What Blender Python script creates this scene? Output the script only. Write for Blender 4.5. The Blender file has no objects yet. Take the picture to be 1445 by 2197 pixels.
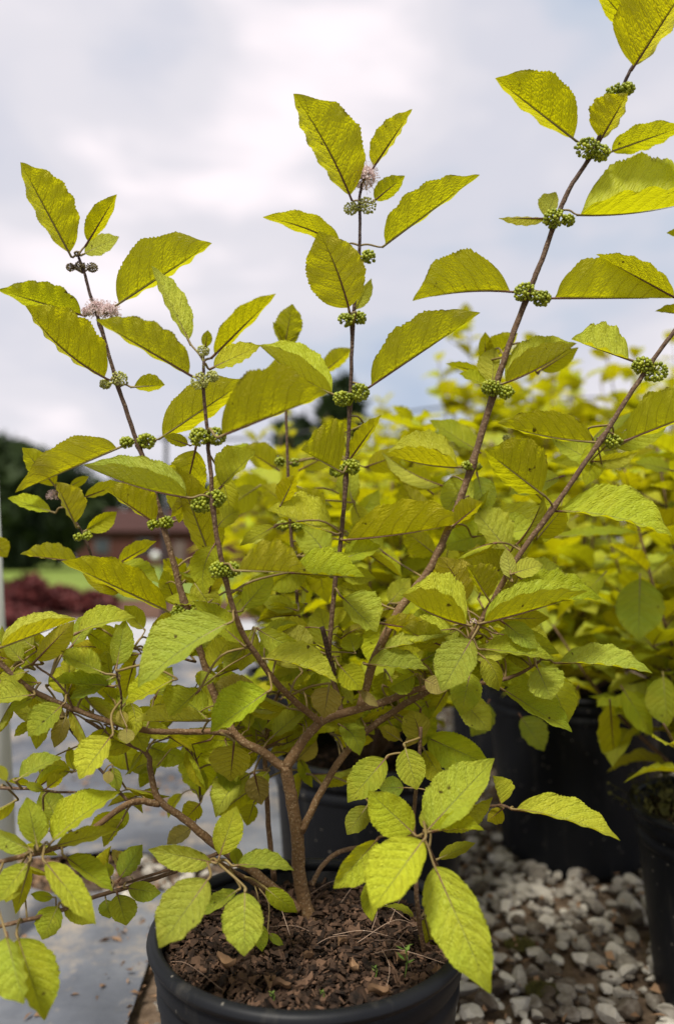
import bpy, math, random
import numpy as np
from mathutils import Vector, noise as mnoise
random.seed(7); RS = np.random.RandomState(11)
sc = bpy.context.scene
COL = sc.collection
R = math.radians

# ------------------------------------------------------------------ camera
PW, PH, F = 1445.0, 2197.0, 1587.0
CAMZ = 0.615; PITCH = math.atan((1200 - PH / 2) / F)
cam = bpy.data.cameras.new('camera'); camo = bpy.data.objects.new('camera', cam); COL.objects.link(camo)
camo.location = (0, 0, CAMZ); camo.rotation_euler = (math.pi / 2 + PITCH, 0, 0)
cam.sensor_fit = 'VERTICAL'; cam.sensor_height = 36; cam.lens = F / PH * 36
cam.clip_start = 0.02; cam.clip_end = 2000
cam.dof.use_dof = True; cam.dof.focus_distance = 0.72; cam.dof.aperture_fstop = 2.6
sc.camera = camo
FW = np.array([0, math.cos(PITCH), math.sin(PITCH)]); UP = np.array([0, -math.sin(PITCH), math.cos(PITCH)]); RT = np.array([1.0, 0, 0])
CP = np.array([0, 0, CAMZ])
def P3(x, y, d):                       # where a point seen in the photo stands, d metres into the scene
    return CP + d * (FW + RT * (x - PW / 2) / F - UP * (y - PH / 2) / F)
def onplane(x, y, z=0.0):
    v = FW + RT * (x - PW / 2) / F - UP * (y - PH / 2) / F
    return CP + v * ((z - CAMZ) / v[2])

# ------------------------------------------------------------------ world and sun
SUN_EL, SUN_AZ = 58, 205               # azimuth of the light's travel, degrees
sc.view_settings.view_transform = 'Standard'; sc.view_settings.look = 'None'
sc.view_settings.exposure = 0.35; sc.view_settings.gamma = 1
w = bpy.data.worlds.new('World'); sc.world = w; w.use_nodes = True
nt = w.node_tree; nt.nodes.clear()
def nn(t, typ, **kw):
    n = t.nodes.new(typ)
    for k, v in kw.items():
        if k.startswith('i_'): n.inputs[k[2:].replace('_', ' ')].default_value = v
        else: setattr(n, k, v)
    return n
def lk(t, a, b): t.links.new(a, b)
def ramp(t, fac, stops, interp='LINEAR'):
    r = nn(t, 'ShaderNodeValToRGB'); r.color_ramp.interpolation = interp
    el = r.color_ramp.elements
    while len(el) < len(stops): el.new(0.5)
    for e, (p, c) in zip(el, stops):
        e.position = p; e.color = (*c, 1) if len(c) == 3 else c
    lk(t, fac, r.inputs[0]); return r.outputs[0]
def math_(t, op, a, b=None, c=None, clamp=False):
    m = nn(t, 'ShaderNodeMath', operation=op); m.use_clamp = clamp
    for i, v in enumerate((a, b, c)):
        if v is None: continue
        if isinstance(v, (int, float)): m.inputs[i].default_value = v
        else: lk(t, v, m.inputs[i])
    return m.outputs[0]
def mixc(t, fac, a, b, mode='MIX'):
    m = nn(t, 'ShaderNodeMix', data_type='RGBA', blend_type=mode)
    for s, v in ((m.inputs[0], fac), (m.inputs[6], a), (m.inputs[7], b)):
        if isinstance(v, (int, float)): s.default_value = v
        elif isinstance(v, tuple): s.default_value = (*v, 1)
        else: lk(t, v, s)
    return m.outputs[2]
sky = nn(nt, 'ShaderNodeTexSky', sky_type='NISHITA', sun_disc=False, sun_elevation=R(SUN_EL), sun_rotation=R(335))
tc = nn(nt, 'ShaderNodeTexCoord')
mp = nn(nt, 'ShaderNodeMapping'); mp.inputs['Scale'].default_value = (1.5, 1.5, 3.2); mp.inputs['Location'].default_value = (5.2, 1.1, 2.86)
lk(nt, tc.outputs['Generated'], mp.inputs[0])
n1 = nn(nt, 'ShaderNodeTexNoise', i_Scale=1.45, i_Detail=3.5, i_Roughness=0.45, i_Distortion=0.3); lk(nt, mp.outputs[0], n1.inputs['Vector'])
n2 = nn(nt, 'ShaderNodeTexNoise', i_Scale=3.1, i_Detail=3.0, i_Roughness=0.45, i_Distortion=0.2); lk(nt, mp.outputs[0], n2.inputs['Vector'])
cl = math_(nt, 'MULTIPLY_ADD', math_(nt, 'ADD', math_(nt, 'MULTIPLY', n1.outputs[0], 0.7), math_(nt, 'MULTIPLY', n2.outputs[0], 0.3)), 1.55, -.275)
ccol = ramp(nt, cl, [(0.28, (0.40, 0.48, 0.62)), (0.40, (0.52, 0.565, 0.66)), (0.50, (0.62, 0.62, 0.69)), (0.60, (0.70, 0.68, 0.73)), (0.74, (0.95, 0.87, 0.90))], 'EASE')
b1 = nn(nt, 'ShaderNodeBackground'); b1.inputs[1].default_value = 0.05; lk(nt, sky.outputs[0], b1.inputs[0])
b2 = nn(nt, 'ShaderNodeBackground'); b2.inputs[1].default_value = 0.93; lk(nt, ccol, b2.inputs[0])
mx = nn(nt, 'ShaderNodeMixShader'); mx.inputs[0].default_value = 0.94
lk(nt, b1.outputs[0], mx.inputs[1]); lk(nt, b2.outputs[0], mx.inputs[2])
wo = nn(nt, 'ShaderNodeOutputWorld'); lk(nt, mx.outputs[0], wo.inputs[0])
sl = bpy.data.lights.new('sun', 'SUN'); sl.energy = 4.0; sl.angle = R(12); sl.color = (1, 0.95, 0.85)
so = bpy.data.objects.new('sun', sl); COL.objects.link(so); so.location = (0, 0, 5)
so.rotation_euler = (R(90 - SUN_EL), 0, R(335))

# ------------------------------------------------------------------ mesh helpers
class MB:
    """collects arrays and links them as one mesh object"""
    def __init__(s): s.v = []; s.f = []; s.uv = []; s.t = []; s.m = []; s.n = 0
    def add(s, v, f, uv=None, tint=(0, .5, 0), mat=0):
        v = np.asarray(v, float); s.v.append(v)
        s.f += [tuple(int(i) + s.n for i in q) for q in f]
        s.uv.append(np.zeros((len(v), 2)) if uv is None else np.asarray(uv))
        tt = np.asarray(tint, float); s.t.append(np.tile(tt, (len(v), 1)) if tt.ndim == 1 else tt)
        s.m += [mat] * len(f); s.n += len(v)
    def join(s, o):
        if o.n == 0: return
        s.v += o.v; s.uv += o.uv; s.t += o.t; s.m += o.m
        s.f += [tuple(i + s.n for i in q) for q in o.f]; s.n += o.n
    def mesh(s, name, mats, smooth=True):
        me = bpy.data.meshes.new(name); V = np.concatenate(s.v)
        me.from_pydata(V.tolist(), [], s.f)
        for m in (mats if isinstance(mats, (list, tuple)) else [mats]): me.materials.append(m)
        a = me.color_attributes.new('tint', 'FLOAT_COLOR', 'POINT')
        T = np.concatenate(s.t); a.data.foreach_set('color', np.c_[T, np.ones(len(T))].ravel())
        uvl = me.uv_layers.new(name='uv'); li = np.empty(len(me.loops), dtype=np.int32); me.loops.foreach_get('vertex_index', li)
        uvl.data.foreach_set('uv', np.concatenate(s.uv)[li].ravel())
        me.polygons.foreach_set('material_index', s.m)
        me.polygons.foreach_set('use_smooth', [smooth] * len(s.f))
        me.update(); return me
    def build(s, name, mats, parent=None, smooth=True):
        o = bpy.data.objects.new(name, s.mesh(name, mats, smooth)); COL.objects.link(o)
        if parent: o.parent = parent
        return o
def tag(o, label=None, cat=None, group=None, kind=None):
    for k, v in (('label', label), ('category', cat), ('group', group), ('kind', kind)):
        if v: o[k] = v
    return o
def thing(name, loc, label, cat, group=None):
    o = bpy.data.objects.new(name, None); COL.objects.link(o); o.location = loc; o.empty_display_size = .05
    return tag(o, label, cat, group)
def hold(o, t):                       # parent keeping world coordinates
    o.parent = t; o.location = tuple(-np.array(t.location)); return o
def smooth_path(pts, k=6):
    pts = np.asarray(pts, float)
    if len(pts) < 3: return np.array([pts[0] + (pts[-1] - pts[0]) * i / k for i in range(k + 1)])
    P = np.vstack([2 * pts[0] - pts[1], pts, 2 * pts[-1] - pts[-2]]); out = []
    for i in range(1, len(P) - 2):
        for j in range(k):
            t = j / k
            out.append(.5 * (2 * P[i] + (P[i + 1] - P[i - 1]) * t + (2 * P[i - 1] - 5 * P[i] + 4 * P[i + 1] - P[i + 2]) * t * t + (3 * P[i] - P[i - 1] - 3 * P[i + 1] + P[i + 2]) * t ** 3))
    out.append(pts[-1]); return np.array(out)
def tube(mb, path, rad, sides=8, tint=(0, .5, 0), mat=0, rough=0.0):
    path = np.asarray(path, float); n = len(path); rad = np.broadcast_to(rad, (n,))
    T = np.gradient(path, axis=0); T /= np.linalg.norm(T, axis=1)[:, None] + 1e-12
    a = np.array([0, 0, 1.0]) if abs(T[0][2]) < .8 else np.array([1.0, 0, 0]); V = []; U = []
    s = 0
    for i in range(n):
        a = a - T[i] * a.dot(T[i]); a /= np.linalg.norm(a); b = np.cross(T[i], a)
        if i: s += np.linalg.norm(path[i] - path[i - 1])
        for k in range(sides):
            th = 2 * math.pi * k / sides
            r = rad[i] * (1 + rough * (RS.rand() - .5))
            V.append(path[i] + r * (math.cos(th) * a + math.sin(th) * b)); U.append((k / sides, s * 20))
    Fc = [(i * sides + k, i * sides + (k + 1) % sides, (i + 1) * sides + (k + 1) % sides, (i + 1) * sides + k) for i in range(n - 1) for k in range(sides)]
    Fc.append(tuple(range(sides))[::-1]); Fc.append(tuple((n - 1) * sides + k for k in range(sides)))
    mb.add(V, Fc, U, tint, mat)
def lathe(mb, prof, c, seg=64, tint=(0, .5, 0), mat=0):
    V = []; n = len(prof)
    for i in range(seg):
        a = 2 * math.pi * i / seg
        for r, z in prof: V.append((c[0] + r * math.cos(a), c[1] + r * math.sin(a), c[2] + z))
    Fc = [(i * n + j, ((i + 1) % seg) * n + j, ((i + 1) % seg) * n + j + 1, i * n + j + 1) for i in range(seg) for j in range(n - 1)]
    mb.add(V, Fc, None, tint, mat)
def box(mb, c, s, rz=0, tint=(0, .5, 0), mat=0):
    c = np.array(c, float); h = np.array(s, float) / 2; ca, sa = math.cos(rz), math.sin(rz)
    V = []
    for x in (-1, 1):
        for y in (-1, 1):
            for z in (-1, 1):
                p = h * (x, y, z); V.append(c + (p[0] * ca - p[1] * sa, p[0] * sa + p[1] * ca, p[2]))
    mb.add(V, [(0, 1, 3, 2), (4, 6, 7, 5), (0, 4, 5, 1), (2, 3, 7, 6), (0, 2, 6, 4), (1, 5, 7, 3)], None, tint, mat)
def ico(sub):
    import bmesh
    bm = bmesh.new(); bmesh.ops.create_icosphere(bm, subdivisions=sub, radius=1)
    V = np.array([v.co[:] for v in bm.verts]); Fc = [tuple(v.index for v in f.verts) for f in bm.faces]; bm.free(); return V, Fc
ICO1, ICO2, ICO3 = ico(1), ico(2), ico(3)

# ------------------------------------------------------------------ materials
def mat(name):
    m = bpy.data.materials.new(name); m.use_nodes = True; t = m.node_tree; t.nodes.clear()
    out = nn(t, 'ShaderNodeOutputMaterial'); return m, t, out
def simple(name, stops, scale=8, rough=.7, bump=.3, bscale=40, detail=6, dist=.001, spec=.4):
    m, t, out = mat(name); tcn = nn(t, 'ShaderNodeTexCoord')
    n = nn(t, 'ShaderNodeTexNoise', i_Scale=float(scale), i_Detail=float(detail), i_Roughness=.6); lk(t, tcn.outputs['Object'], n.inputs['Vector'])
    c = ramp(t, n.outputs[0], stops)
    p = nn(t, 'ShaderNodeBsdfPrincipled', i_Roughness=rough); p.inputs['Specular IOR Level'].default_value = spec
    lk(t, c, p.inputs['Base Color'])
    nb = nn(t, 'ShaderNodeTexNoise', i_Scale=float(bscale), i_Detail=5.0); lk(t, tcn.outputs['Object'], nb.inputs['Vector'])
    b = nn(t, 'ShaderNodeBump', i_Strength=bump, i_Distance=dist); lk(t, nb.outputs[0], b.inputs['Height']); lk(t, b.outputs[0], p.inputs['Normal'])
    lk(t, p.outputs[0], out.inputs[0]); return m

def leaf_material():
    # tint.r = 0 green .. 1 dry yellow, tint.g = lightness, tint.b = random
    m, t, out = mat('leaf_blade')
    uv = nn(t, 'ShaderNodeUVMap', uv_map='uv'); sx = nn(t, 'ShaderNodeSeparateXYZ'); lk(t, uv.outputs[0], sx.inputs[0])
    at = nn(t, 'ShaderNodeAttribute', attribute_name='tint'); sa = nn(t, 'ShaderNodeSeparateColor'); lk(t, at.outputs[0], sa.inputs[0])
    u, v = sx.outputs[0], sx.outputs[1]
    s = math_(t, 'ABSOLUTE', math_(t, 'SUBTRACT', u, .5)); s2 = math_(t, 'MULTIPLY', s, 2.0)
    side = math_(t, 'MULTIPLY', math_(t, 'GREATER_THAN', u, .5), .37)
    # lateral veins rise from the midrib and arc towards the tip
    arc = math_(t, 'ADD', math_(t, 'MULTIPLY', s2, .13), math_(t, 'MULTIPLY', math_(t, 'MULTIPLY', s2, s2), .09))
    c = math_(t, 'ADD', math_(t, 'MULTIPLY', math_(t, 'SUBTRACT', v, arc), 8.0), side)
    vec0 = nn(t, 'ShaderNodeCombineXYZ'); lk(t, math_(t, 'MULTIPLY', u, 3.0), vec0.inputs[0]); lk(t, math_(t, 'MULTIPLY', v, 6.0), vec0.inputs[1]); lk(t, math_(t, 'MULTIPLY', sa.outputs[2], 40.0), vec0.inputs[2])
    wob = nn(t, 'ShaderNodeTexNoise', i_Scale=1.0, i_Detail=2.0); lk(t, vec0.outputs[0], wob.inputs['Vector'])
    c = math_(t, 'ADD', c, math_(t, 'MULTIPLY', wob.outputs[0], .5))
    tri = math_(t, 'PINGPONG', c, .5)
    vein = math_(t, 'SUBTRACT', 1.0, math_(t, 'DIVIDE', tri, .085), clamp=True)
    vein = math_(t, 'MULTIPLY', vein, math_(t, 'SUBTRACT', 1.05, s2, clamp=True), clamp=True)
    veinw = math_(t, 'SUBTRACT', 1.0, math_(t, 'DIVIDE', tri, .30), clamp=True)
    mid = math_(t, 'SUBTRACT', 1.0, math_(t, 'DIVIDE', s2, math_(t, 'SUBTRACT', .065, math_(t, 'MULTIPLY', v, .045))), clamp=True)
    # net of small veins
    vec = nn(t, 'ShaderNodeCombineXYZ'); lk(t, math_(t, 'MULTIPLY', u, 17.0), vec.inputs[0])
    lk(t, math_(t, 'MULTIPLY', math_(t, 'SUBTRACT', v, arc), 34.0), vec.inputs[1]); lk(t, math_(t, 'MULTIPLY', sa.outputs[2], 60.0), vec.inputs[2])
    vo = nn(t, 'ShaderNodeTexVoronoi', feature='DISTANCE_TO_EDGE', i_Scale=1.0); lk(t, vec.outputs[0], vo.inputs['Vector'])
    net = math_(t, 'SUBTRACT', 1.0, math_(t, 'MULTIPLY', vo.outputs[0], 7.0), clamp=True)
    bul = math_(t, 'MINIMUM', vo.outputs[0], .35)
    no = nn(t, 'ShaderNodeTexNoise', i_Scale=.55, i_Detail=4.0, i_Roughness=.55); lk(t, vec0.outputs[0], no.inputs['Vector'])
    # base colours
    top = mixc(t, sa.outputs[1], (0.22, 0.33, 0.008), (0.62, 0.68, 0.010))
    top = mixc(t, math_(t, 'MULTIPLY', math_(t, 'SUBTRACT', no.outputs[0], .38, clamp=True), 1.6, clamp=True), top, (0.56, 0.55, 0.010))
    top = mixc(t, math_(t, 'MULTIPLY', vein, .45), top, (0.42, 0.47, 0.07))
    top = mixc(t, math_(t, 'MULTIPLY', mid, .6), top, (0.46, 0.48, 0.12))
    und = mixc(t, sa.outputs[1], (0.31, 0.31, 0.003), (0.55, 0.49, 0.004))
    und = mixc(t, math_(t, 'MULTIPLY', math_(t, 'SUBTRACT', no.outputs[0], .4, clamp=True), 2.0, clamp=True), und, (0.42, 0.36, 0.004))
    und = mixc(t, math_(t, 'MULTIPLY', net, .12), und, (0.15, 0.11, 0.008))
    und = mixc(t, math_(t, 'MULTIPLY', vein, .80), und, (0.11, 0.055, 0.012))
    und = mixc(t, math_(t, 'MULTIPLY', mid, .85), und, (0.10, 0.04, 0.012))
    geo = nn(t, 'ShaderNodeNewGeometry')
    base = mixc(t, geo.outputs['Backfacing'], top, und)
    dry = mixc(t, no.outputs[0], (0.74, 0.60, 0.16), (0.62, 0.44, 0.16))
    base = mixc(t, sa.outputs[0], base, mixc(t, math_(t, 'MULTIPLY', vein, .6), dry, (.25, .13, .03)))
    # small brown specks and edge wear
    tcn = nn(t, 'ShaderNodeTexCoord'); sp = nn(t, 'ShaderNodeTexNoise', i_Scale=95.0, i_Detail=2.0); lk(t, tcn.outputs['Object'], sp.inputs['Vector'])
    spot = math_(t, 'MULTIPLY', math_(t, 'SUBTRACT', sp.outputs[0], .715, clamp=True), 18.0, clamp=True)
    # browned margins on some leaves
    ed = math_(t, 'MULTIPLY', math_(t, 'SUBTRACT', s2, .90, clamp=True), 10.0, clamp=True)
    ed = math_(t, 'MULTIPLY', ed, math_(t, 'MULTIPLY', math_(t, 'SUBTRACT', wob.outputs[0], .52, clamp=True), 8.0, clamp=True), clamp=True)
    spot = math_(t, 'MAXIMUM', spot, math_(t, 'MULTIPLY', ed, .8))
    hue = nn(t, 'ShaderNodeHueSaturation'); lk(t, base, hue.inputs['Color']); lk(t, math_(t, 'ADD', math_(t, 'MULTIPLY', math_(t, 'FRACT', math_(t, 'MULTIPLY', sa.outputs[2], 7.0)), .030), .484), hue.inputs['Hue'])
    lk(t, math_(t, 'ADD', math_(t, 'MULTIPLY', math_(t, 'FRACT', math_(t, 'MULTIPLY', sa.outputs[2], 13.0)), .40), .78), hue.inputs['Value'])
    lk(t, math_(t, 'ADD', math_(t, 'MULTIPLY', math_(t, 'FRACT', math_(t, 'MULTIPLY', sa.outputs[2], 23.0)), .10), .88), hue.inputs['Saturation']); base = hue.outputs[0]
    base = mixc(t, math_(t, 'MULTIPLY', spot, .85), base, (.07, .035, .01))
    trn = mixc(t, math_(t, 'MULTIPLY', vein, .7), (0.78, 0.71, 0.003), (0.36, 0.23, 0.004))
    trn = mixc(t, math_(t, 'MULTIPLY', net, .14), trn, (0.42, 0.38, 0.003))
    trn = mixc(t, math_(t, 'MULTIPLY', mid, .8), trn, (0.13, 0.06, .01))
    trn = mixc(t, sa.outputs[1], mixc(t, .5, trn, (0.56, 0.72, .010)), trn)
    trn = mixc(t, math_(t, 'MULTIPLY', spot, .9), trn, (.05, .02, .01))
    trn = mixc(t, sa.outputs[0], trn, (.45, .30, .05))
    h = math_(t, 'ADD', math_(t, 'MULTIPLY', bul, .9), math_(t, 'MULTIPLY', veinw, -.40)); h = math_(t, 'ADD', h, math_(t, 'MULTIPLY', mid, -.4))
    bm = nn(t, 'ShaderNodeBump', i_Strength=.95, i_Distance=.0026); lk(t, h, bm.inputs['Height'])
    p = nn(t, 'ShaderNodeBsdfPrincipled', i_Roughness=.52); p.inputs['Specular IOR Level'].default_value = .22
    lk(t, base, p.inputs['Base Color']); lk(t, bm.outputs[0], p.inputs['Normal'])
    tr = nn(t, 'ShaderNodeBsdfTranslucent'); lk(t, trn, tr.inputs[0]); lk(t, bm.outputs[0], tr.inputs[1])
    ms = nn(t, 'ShaderNodeMixShader'); ms.inputs[0].default_value = .50
    lk(t, p.outputs[0], ms.inputs[1]); lk(t, tr.outputs[0], ms.inputs[2]); lk(t, ms.outputs[0], out.inputs[0]); return m
M_LEAF = leaf_material()
def stem_material():
    m, t, out = mat('stem_bark'); at = nn(t, 'ShaderNodeAttribute', attribute_name='tint'); sa = nn(t, 'ShaderNodeSeparateColor'); lk(t, at.outputs[0], sa.inputs[0])
    tcn = nn(t, 'ShaderNodeTexCoord')
    n = nn(t, 'ShaderNodeTexNoise', i_Scale=260.0, i_Detail=4.0); lk(t, tcn.outputs['Object'], n.inputs['Vector'])
    n2_ = nn(t, 'ShaderNodeTexNoise', i_Scale=30.0, i_Detail=3.0); lk(t, tcn.outputs['Object'], n2_.inputs['Vector'])
    young = mixc(t, n.outputs[0], (.018, .007, .006), (.046, .019, .014)); old = mixc(t, n2_.outputs[0], (.10, .052, .020), (.27, .155, .065))
    b = mixc(t, sa.outputs[0], young, old)
    vo = nn(t, 'ShaderNodeTexVoronoi', i_Scale=330.0); lk(t, tcn.outputs['Object'], vo.inputs['Vector'])
    lent = math_(t, 'MULTIPLY', math_(t, 'LESS_THAN', vo.outputs[0], .34), math_(t, 'GREATER_THAN', n2_.outputs[0], .40))
    b = mixc(t, math_(t, 'MULTIPLY', lent, math_(t, 'ADD', math_(t, 'MULTIPLY', sa.outputs[0], .28), .10)), b, (.46, .34, .20))
    p = nn(t, 'ShaderNodeBsdfPrincipled', i_Roughness=.75); lk(t, b, p.inputs['Base Color'])
    bm = nn(t, 'ShaderNodeBump', i_Strength=1.0, i_Distance=.002); lk(t, math_(t, 'ADD', n.outputs[0], math_(t, 'MULTIPLY', lent, .5)), bm.inputs['Height']); lk(t, bm.outputs[0], p.inputs['Normal'])
    lk(t, p.outputs[0], out.inputs[0]); return m
M_STEM = stem_material()
def petiole_material():
    m, t, out = mat('petiole'); tcn = nn(t, 'ShaderNodeTexCoord'); n = nn(t, 'ShaderNodeTexNoise', i_Scale=120.0); lk(t, tcn.outputs['Object'], n.inputs['Vector'])
    at = nn(t, 'ShaderNodeAttribute', attribute_name='tint'); sa = nn(t, 'ShaderNodeSeparateColor'); lk(t, at.outputs[0], sa.inputs[0])
    c = mixc(t, sa.outputs[2], mixc(t, n.outputs[0], (.09, .03, .015), (.15, .07, .03)), mixc(t, n.outputs[0], (.26, .24, .04), (.34, .30, .10)))
    p = nn(t, 'ShaderNodeBsdfPrincipled', i_Roughness=.6); lk(t, c, p.inputs['Base Color']); lk(t, p.outputs[0], out.inputs[0]); return m
M_PET = petiole_material()
def tinted(name, c0, c1, rough=.5, spec=.4, trans=0.0, nscale=90, bump=.3):
    """colour runs from c0 to c1 by tint.g, with fine noise"""
    m, t, out = mat(name); at = nn(t, 'ShaderNodeAttribute', attribute_name='tint'); sa = nn(t, 'ShaderNodeSeparateColor'); lk(t, at.outputs[0], sa.inputs[0])
    tcn = nn(t, 'ShaderNodeTexCoord'); n = nn(t, 'ShaderNodeTexNoise', i_Scale=float(nscale), i_Detail=5.0, i_Roughness=.65); lk(t, tcn.outputs['Object'], n.inputs['Vector'])
    f = math_(t, 'ADD', sa.outputs[1], math_(t, 'MULTIPLY', math_(t, 'SUBTRACT', n.outputs[0], .5), .9), clamp=True)
    c = mixc(t, f, c0, c1)
    p = nn(t, 'ShaderNodeBsdfPrincipled', i_Roughness=rough); p.inputs['Specular IOR Level'].default_value = spec; lk(t, c, p.inputs['Base Color'])
    b = nn(t, 'ShaderNodeBump', i_Strength=bump, i_Distance=.001); lk(t, n.outputs[0], b.inputs['Height']); lk(t, b.outputs[0], p.inputs['Normal'])
    if trans:
        tr = nn(t, 'ShaderNodeBsdfTranslucent'); lk(t, c, tr.inputs[0]); ms = nn(t, 'ShaderNodeMixShader'); ms.inputs[0].default_value = trans
        lk(t, p.outputs[0], ms.inputs[1]); lk(t, tr.outputs[0], ms.inputs[2]); lk(t, ms.outputs[0], out.inputs[0])
    else: lk(t, p.outputs[0], out.inputs[0])
    return m
M_BERRY = tinted('berry_skin', (.20, .25, .008), (.46, .50, .03), .4, .5, .25, 60, .05)
M_BUD = tinted('bud_skin', (.38, .40, .08), (.72, .72, .28), .6, .3, .3)
M_BUDB = tinted('brown_bud_skin', (.12, .08, .045), (.36, .30, .16), .6, .3, .2)
M_PETAL = tinted('petal', (.72, .55, .54), (.92, .80, .79), .6, .2, .4)
def plastic():
    m, t, out = mat('black_pot_plastic'); tcn = nn(t, 'ShaderNodeTexCoord')
    n = nn(t, 'ShaderNodeTexNoise', i_Scale=9.0, i_Detail=8.0, i_Roughness=.7); lk(t, tcn.outputs['Object'], n.inputs['Vector'])
    vo = nn(t, 'ShaderNodeTexVoronoi', i_Scale=70.0, i_Randomness=1.0); lk(t, tcn.outputs['Object'], vo.inputs['Vector'])
    n3 = nn(t, 'ShaderNodeTexNoise', i_Scale=14.0); lk(t, tcn.outputs['Object'], n3.inputs['Vector'])
    dust = math_(t, 'MULTIPLY', math_(t, 'LESS_THAN', vo.outputs[0], .13), math_(t, 'GREATER_THAN', n3.outputs[0], .53))
    c = mixc(t, n.outputs[0], (.004, .0045, .006), (.013, .014, .017)); c = mixc(t, math_(t, 'MULTIPLY', dust, .6), c, (.22, .20, .17))
    mk = nn(t, 'ShaderNodeMapping'); mk.inputs['Scale'].default_value = (30, 30, 5); lk(t, tcn.outputs['Object'], mk.inputs[0]); n4 = nn(t, 'ShaderNodeTexNoise', i_Scale=1.0, i_Detail=9.0, i_Roughness=.7); lk(t, mk.outputs[0], n4.inputs['Vector'])
    c = mixc(t, math_(t, 'MULTIPLY', math_(t, 'SUBTRACT', n4.outputs[0], .56, clamp=True), 2.2, clamp=True), c, (.085, .078, .066))
    p = nn(t, 'ShaderNodeBsdfPrincipled'); p.inputs['Specular IOR Level'].default_value = .17; lk(t, c, p.inputs['Base Color'])
    lk(t, math_(t, 'ADD', math_(t, 'MULTIPLY', n.outputs[0], .35), .30), p.inputs['Roughness'])
    b = nn(t, 'ShaderNodeBump', i_Strength=.25, i_Distance=.002); lk(t, n.outputs[0], b.inputs['Height']); lk(t, b.outputs[0], p.inputs['Normal'])
    lk(t, p.outputs[0], out.inputs[0]); return m
M_POT = plastic()
M_SOIL = simple('potting_soil', [(.3, (.006, .004, .003)), (.7, (.026, .016, .010))], 60, .95, 1.0, 120, 8, .004, .1)
M_CHIP = tinted('bark_chip', (.006, .004, .003), (.14, .080, .050), .85, .2, 0, 160, .8)
M_STRAW = tinted('straw', (.16, .10, .07), (.48, .34, .25), .8)
M_DRY = tinted('dry_leaf', (.10, .055, .03), (.34, .21, .12), .8, .2, .2, 60)
M_STONE = tinted('gravel_stone', (.07, .052, .036), (.52, .485, .42), .85, .3, 0, 70, .9)
M_LITTER = simple('litter_earth', [(.3, (.05, .032, .02)), (.6, (.16, .115, .08)), (.8, (.26, .22, .17))], 26, .95, 1.0, 60, 8, .01, .1)

# ------------------------------------------------------------------ leaves
def leaf_mb(mid, EL, ER, adax, nt=48, ns=5, t0=.07, tint=(0, .5, 0), shape=0.0, wave=.05, teeth=17, tooth=.042, prad=.0011, hole=0):
    """mid n+1 points along the midrib; EL/ER vectors to the left/right margin at the widest point"""
    L = np.linalg.norm(mid[-1] - mid[0])
    t = np.linspace(0, 1, nt + 1); mp_ = np.array([[np.interp(a, np.linspace(0, 1, len(mid)), mid[:, k]) for k in range(3)] for a in t])
    tb = np.clip((t - t0) / (1 - t0), 0, 1)
    a_, b_ = .80 + shape, 1.16 - shape * .2
    pk = a_ / (a_ + b_); prof = tb ** a_ * (1 - tb) ** b_ / (pk ** a_ * (1 - pk) ** b_)
    prof = prof ** .74 * (1 - .24 * np.clip((tb - .74) / .18, 0, 1))
    ph = RS.rand(2) * 6.28; fr = 2.5 + RS.rand(2) * 3
    W = max(np.linalg.norm(EL), np.linalg.norm(ER)); V = []; U = []
    cols = list(range(-ns, ns + 1))
    sR = 1 + .05 * math.sin(ph[0])
    jit = RS.rand(2, nt + 1)
    for i in range(nt + 1):
        saw = ((t[i] * teeth) % 1.0)
        fade = min(1, tb[i] * 6) * min(1, (1 - tb[i]) * 6)
        for c in cols:
            s = abs(c) / ns; E = EL if c < 0 else ER; k = 0 if c < 0 else 1
            g = prof[i] * s * (1 + (s > .95) * fade * (tooth * (saw - .5) * 1.6 + .035 * (jit[k, i] - .5)))
            e = E * g
            cup = adax * W * (.14 * s * s * prof[i]) + adax * W * wave * s * s * math.sin(fr[k] * tb[i] * 6.28 + ph[k]) * fade
            cup = cup + adax * W * .013 * math.sin((tb[i] - .2 * s) * 8 * 6.28 + k * 2.3) * s * (1 - s * .4) * fade * .6
            back = (mp_[max(i - 1, 0)] - mp_[min(i + 1, nt)]) ; bl = np.linalg.norm(back) + 1e-9
            V.append(mp_[i] + e + cup - back / bl * (s ** 1.5) * W * .13 * prof[i]); U.append((.5 + c / ns / 2, tb[i]))
    nc = len(cols); Fc = []
    n = np.cross(mp_[nt // 2 + 1] - mp_[nt // 2], EL - ER)
    flip = np.dot(n, adax) < 0
    for i in range(nt):
        if tb[i + 1] <= 0: continue
        for j in range(nc - 1):
            q = (i * nc + j, i * nc + j + 1, (i + 1) * nc + j + 1, (i + 1) * nc + j)
            # q winding: normal = cross(right, forward)
            Fc.append(q)
    V = np.array(V)
    # orient so that the front face is the adaxial (upper) side
    a = nt // 2 * nc + ns; nq = np.cross(V[a + 1] - V[a - 1], mp_[nt // 2 + 1] - mp_[nt // 2])
    if np.dot(nq, adax) < 0: Fc = [q[::-1] for q in Fc]
    mb = MB(); mb.add(V, Fc, U, tint, 0)
    e = int(nt * .80); off = -adax * prad * .55
    path = mp_[:e:2] + off; rr = prad * np.linspace(1.15, .12, len(path))
    tube(mb, path, rr, 5, (0, .5, .0 if tint[2] > .35 else .55), 1)
    return mb
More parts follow.
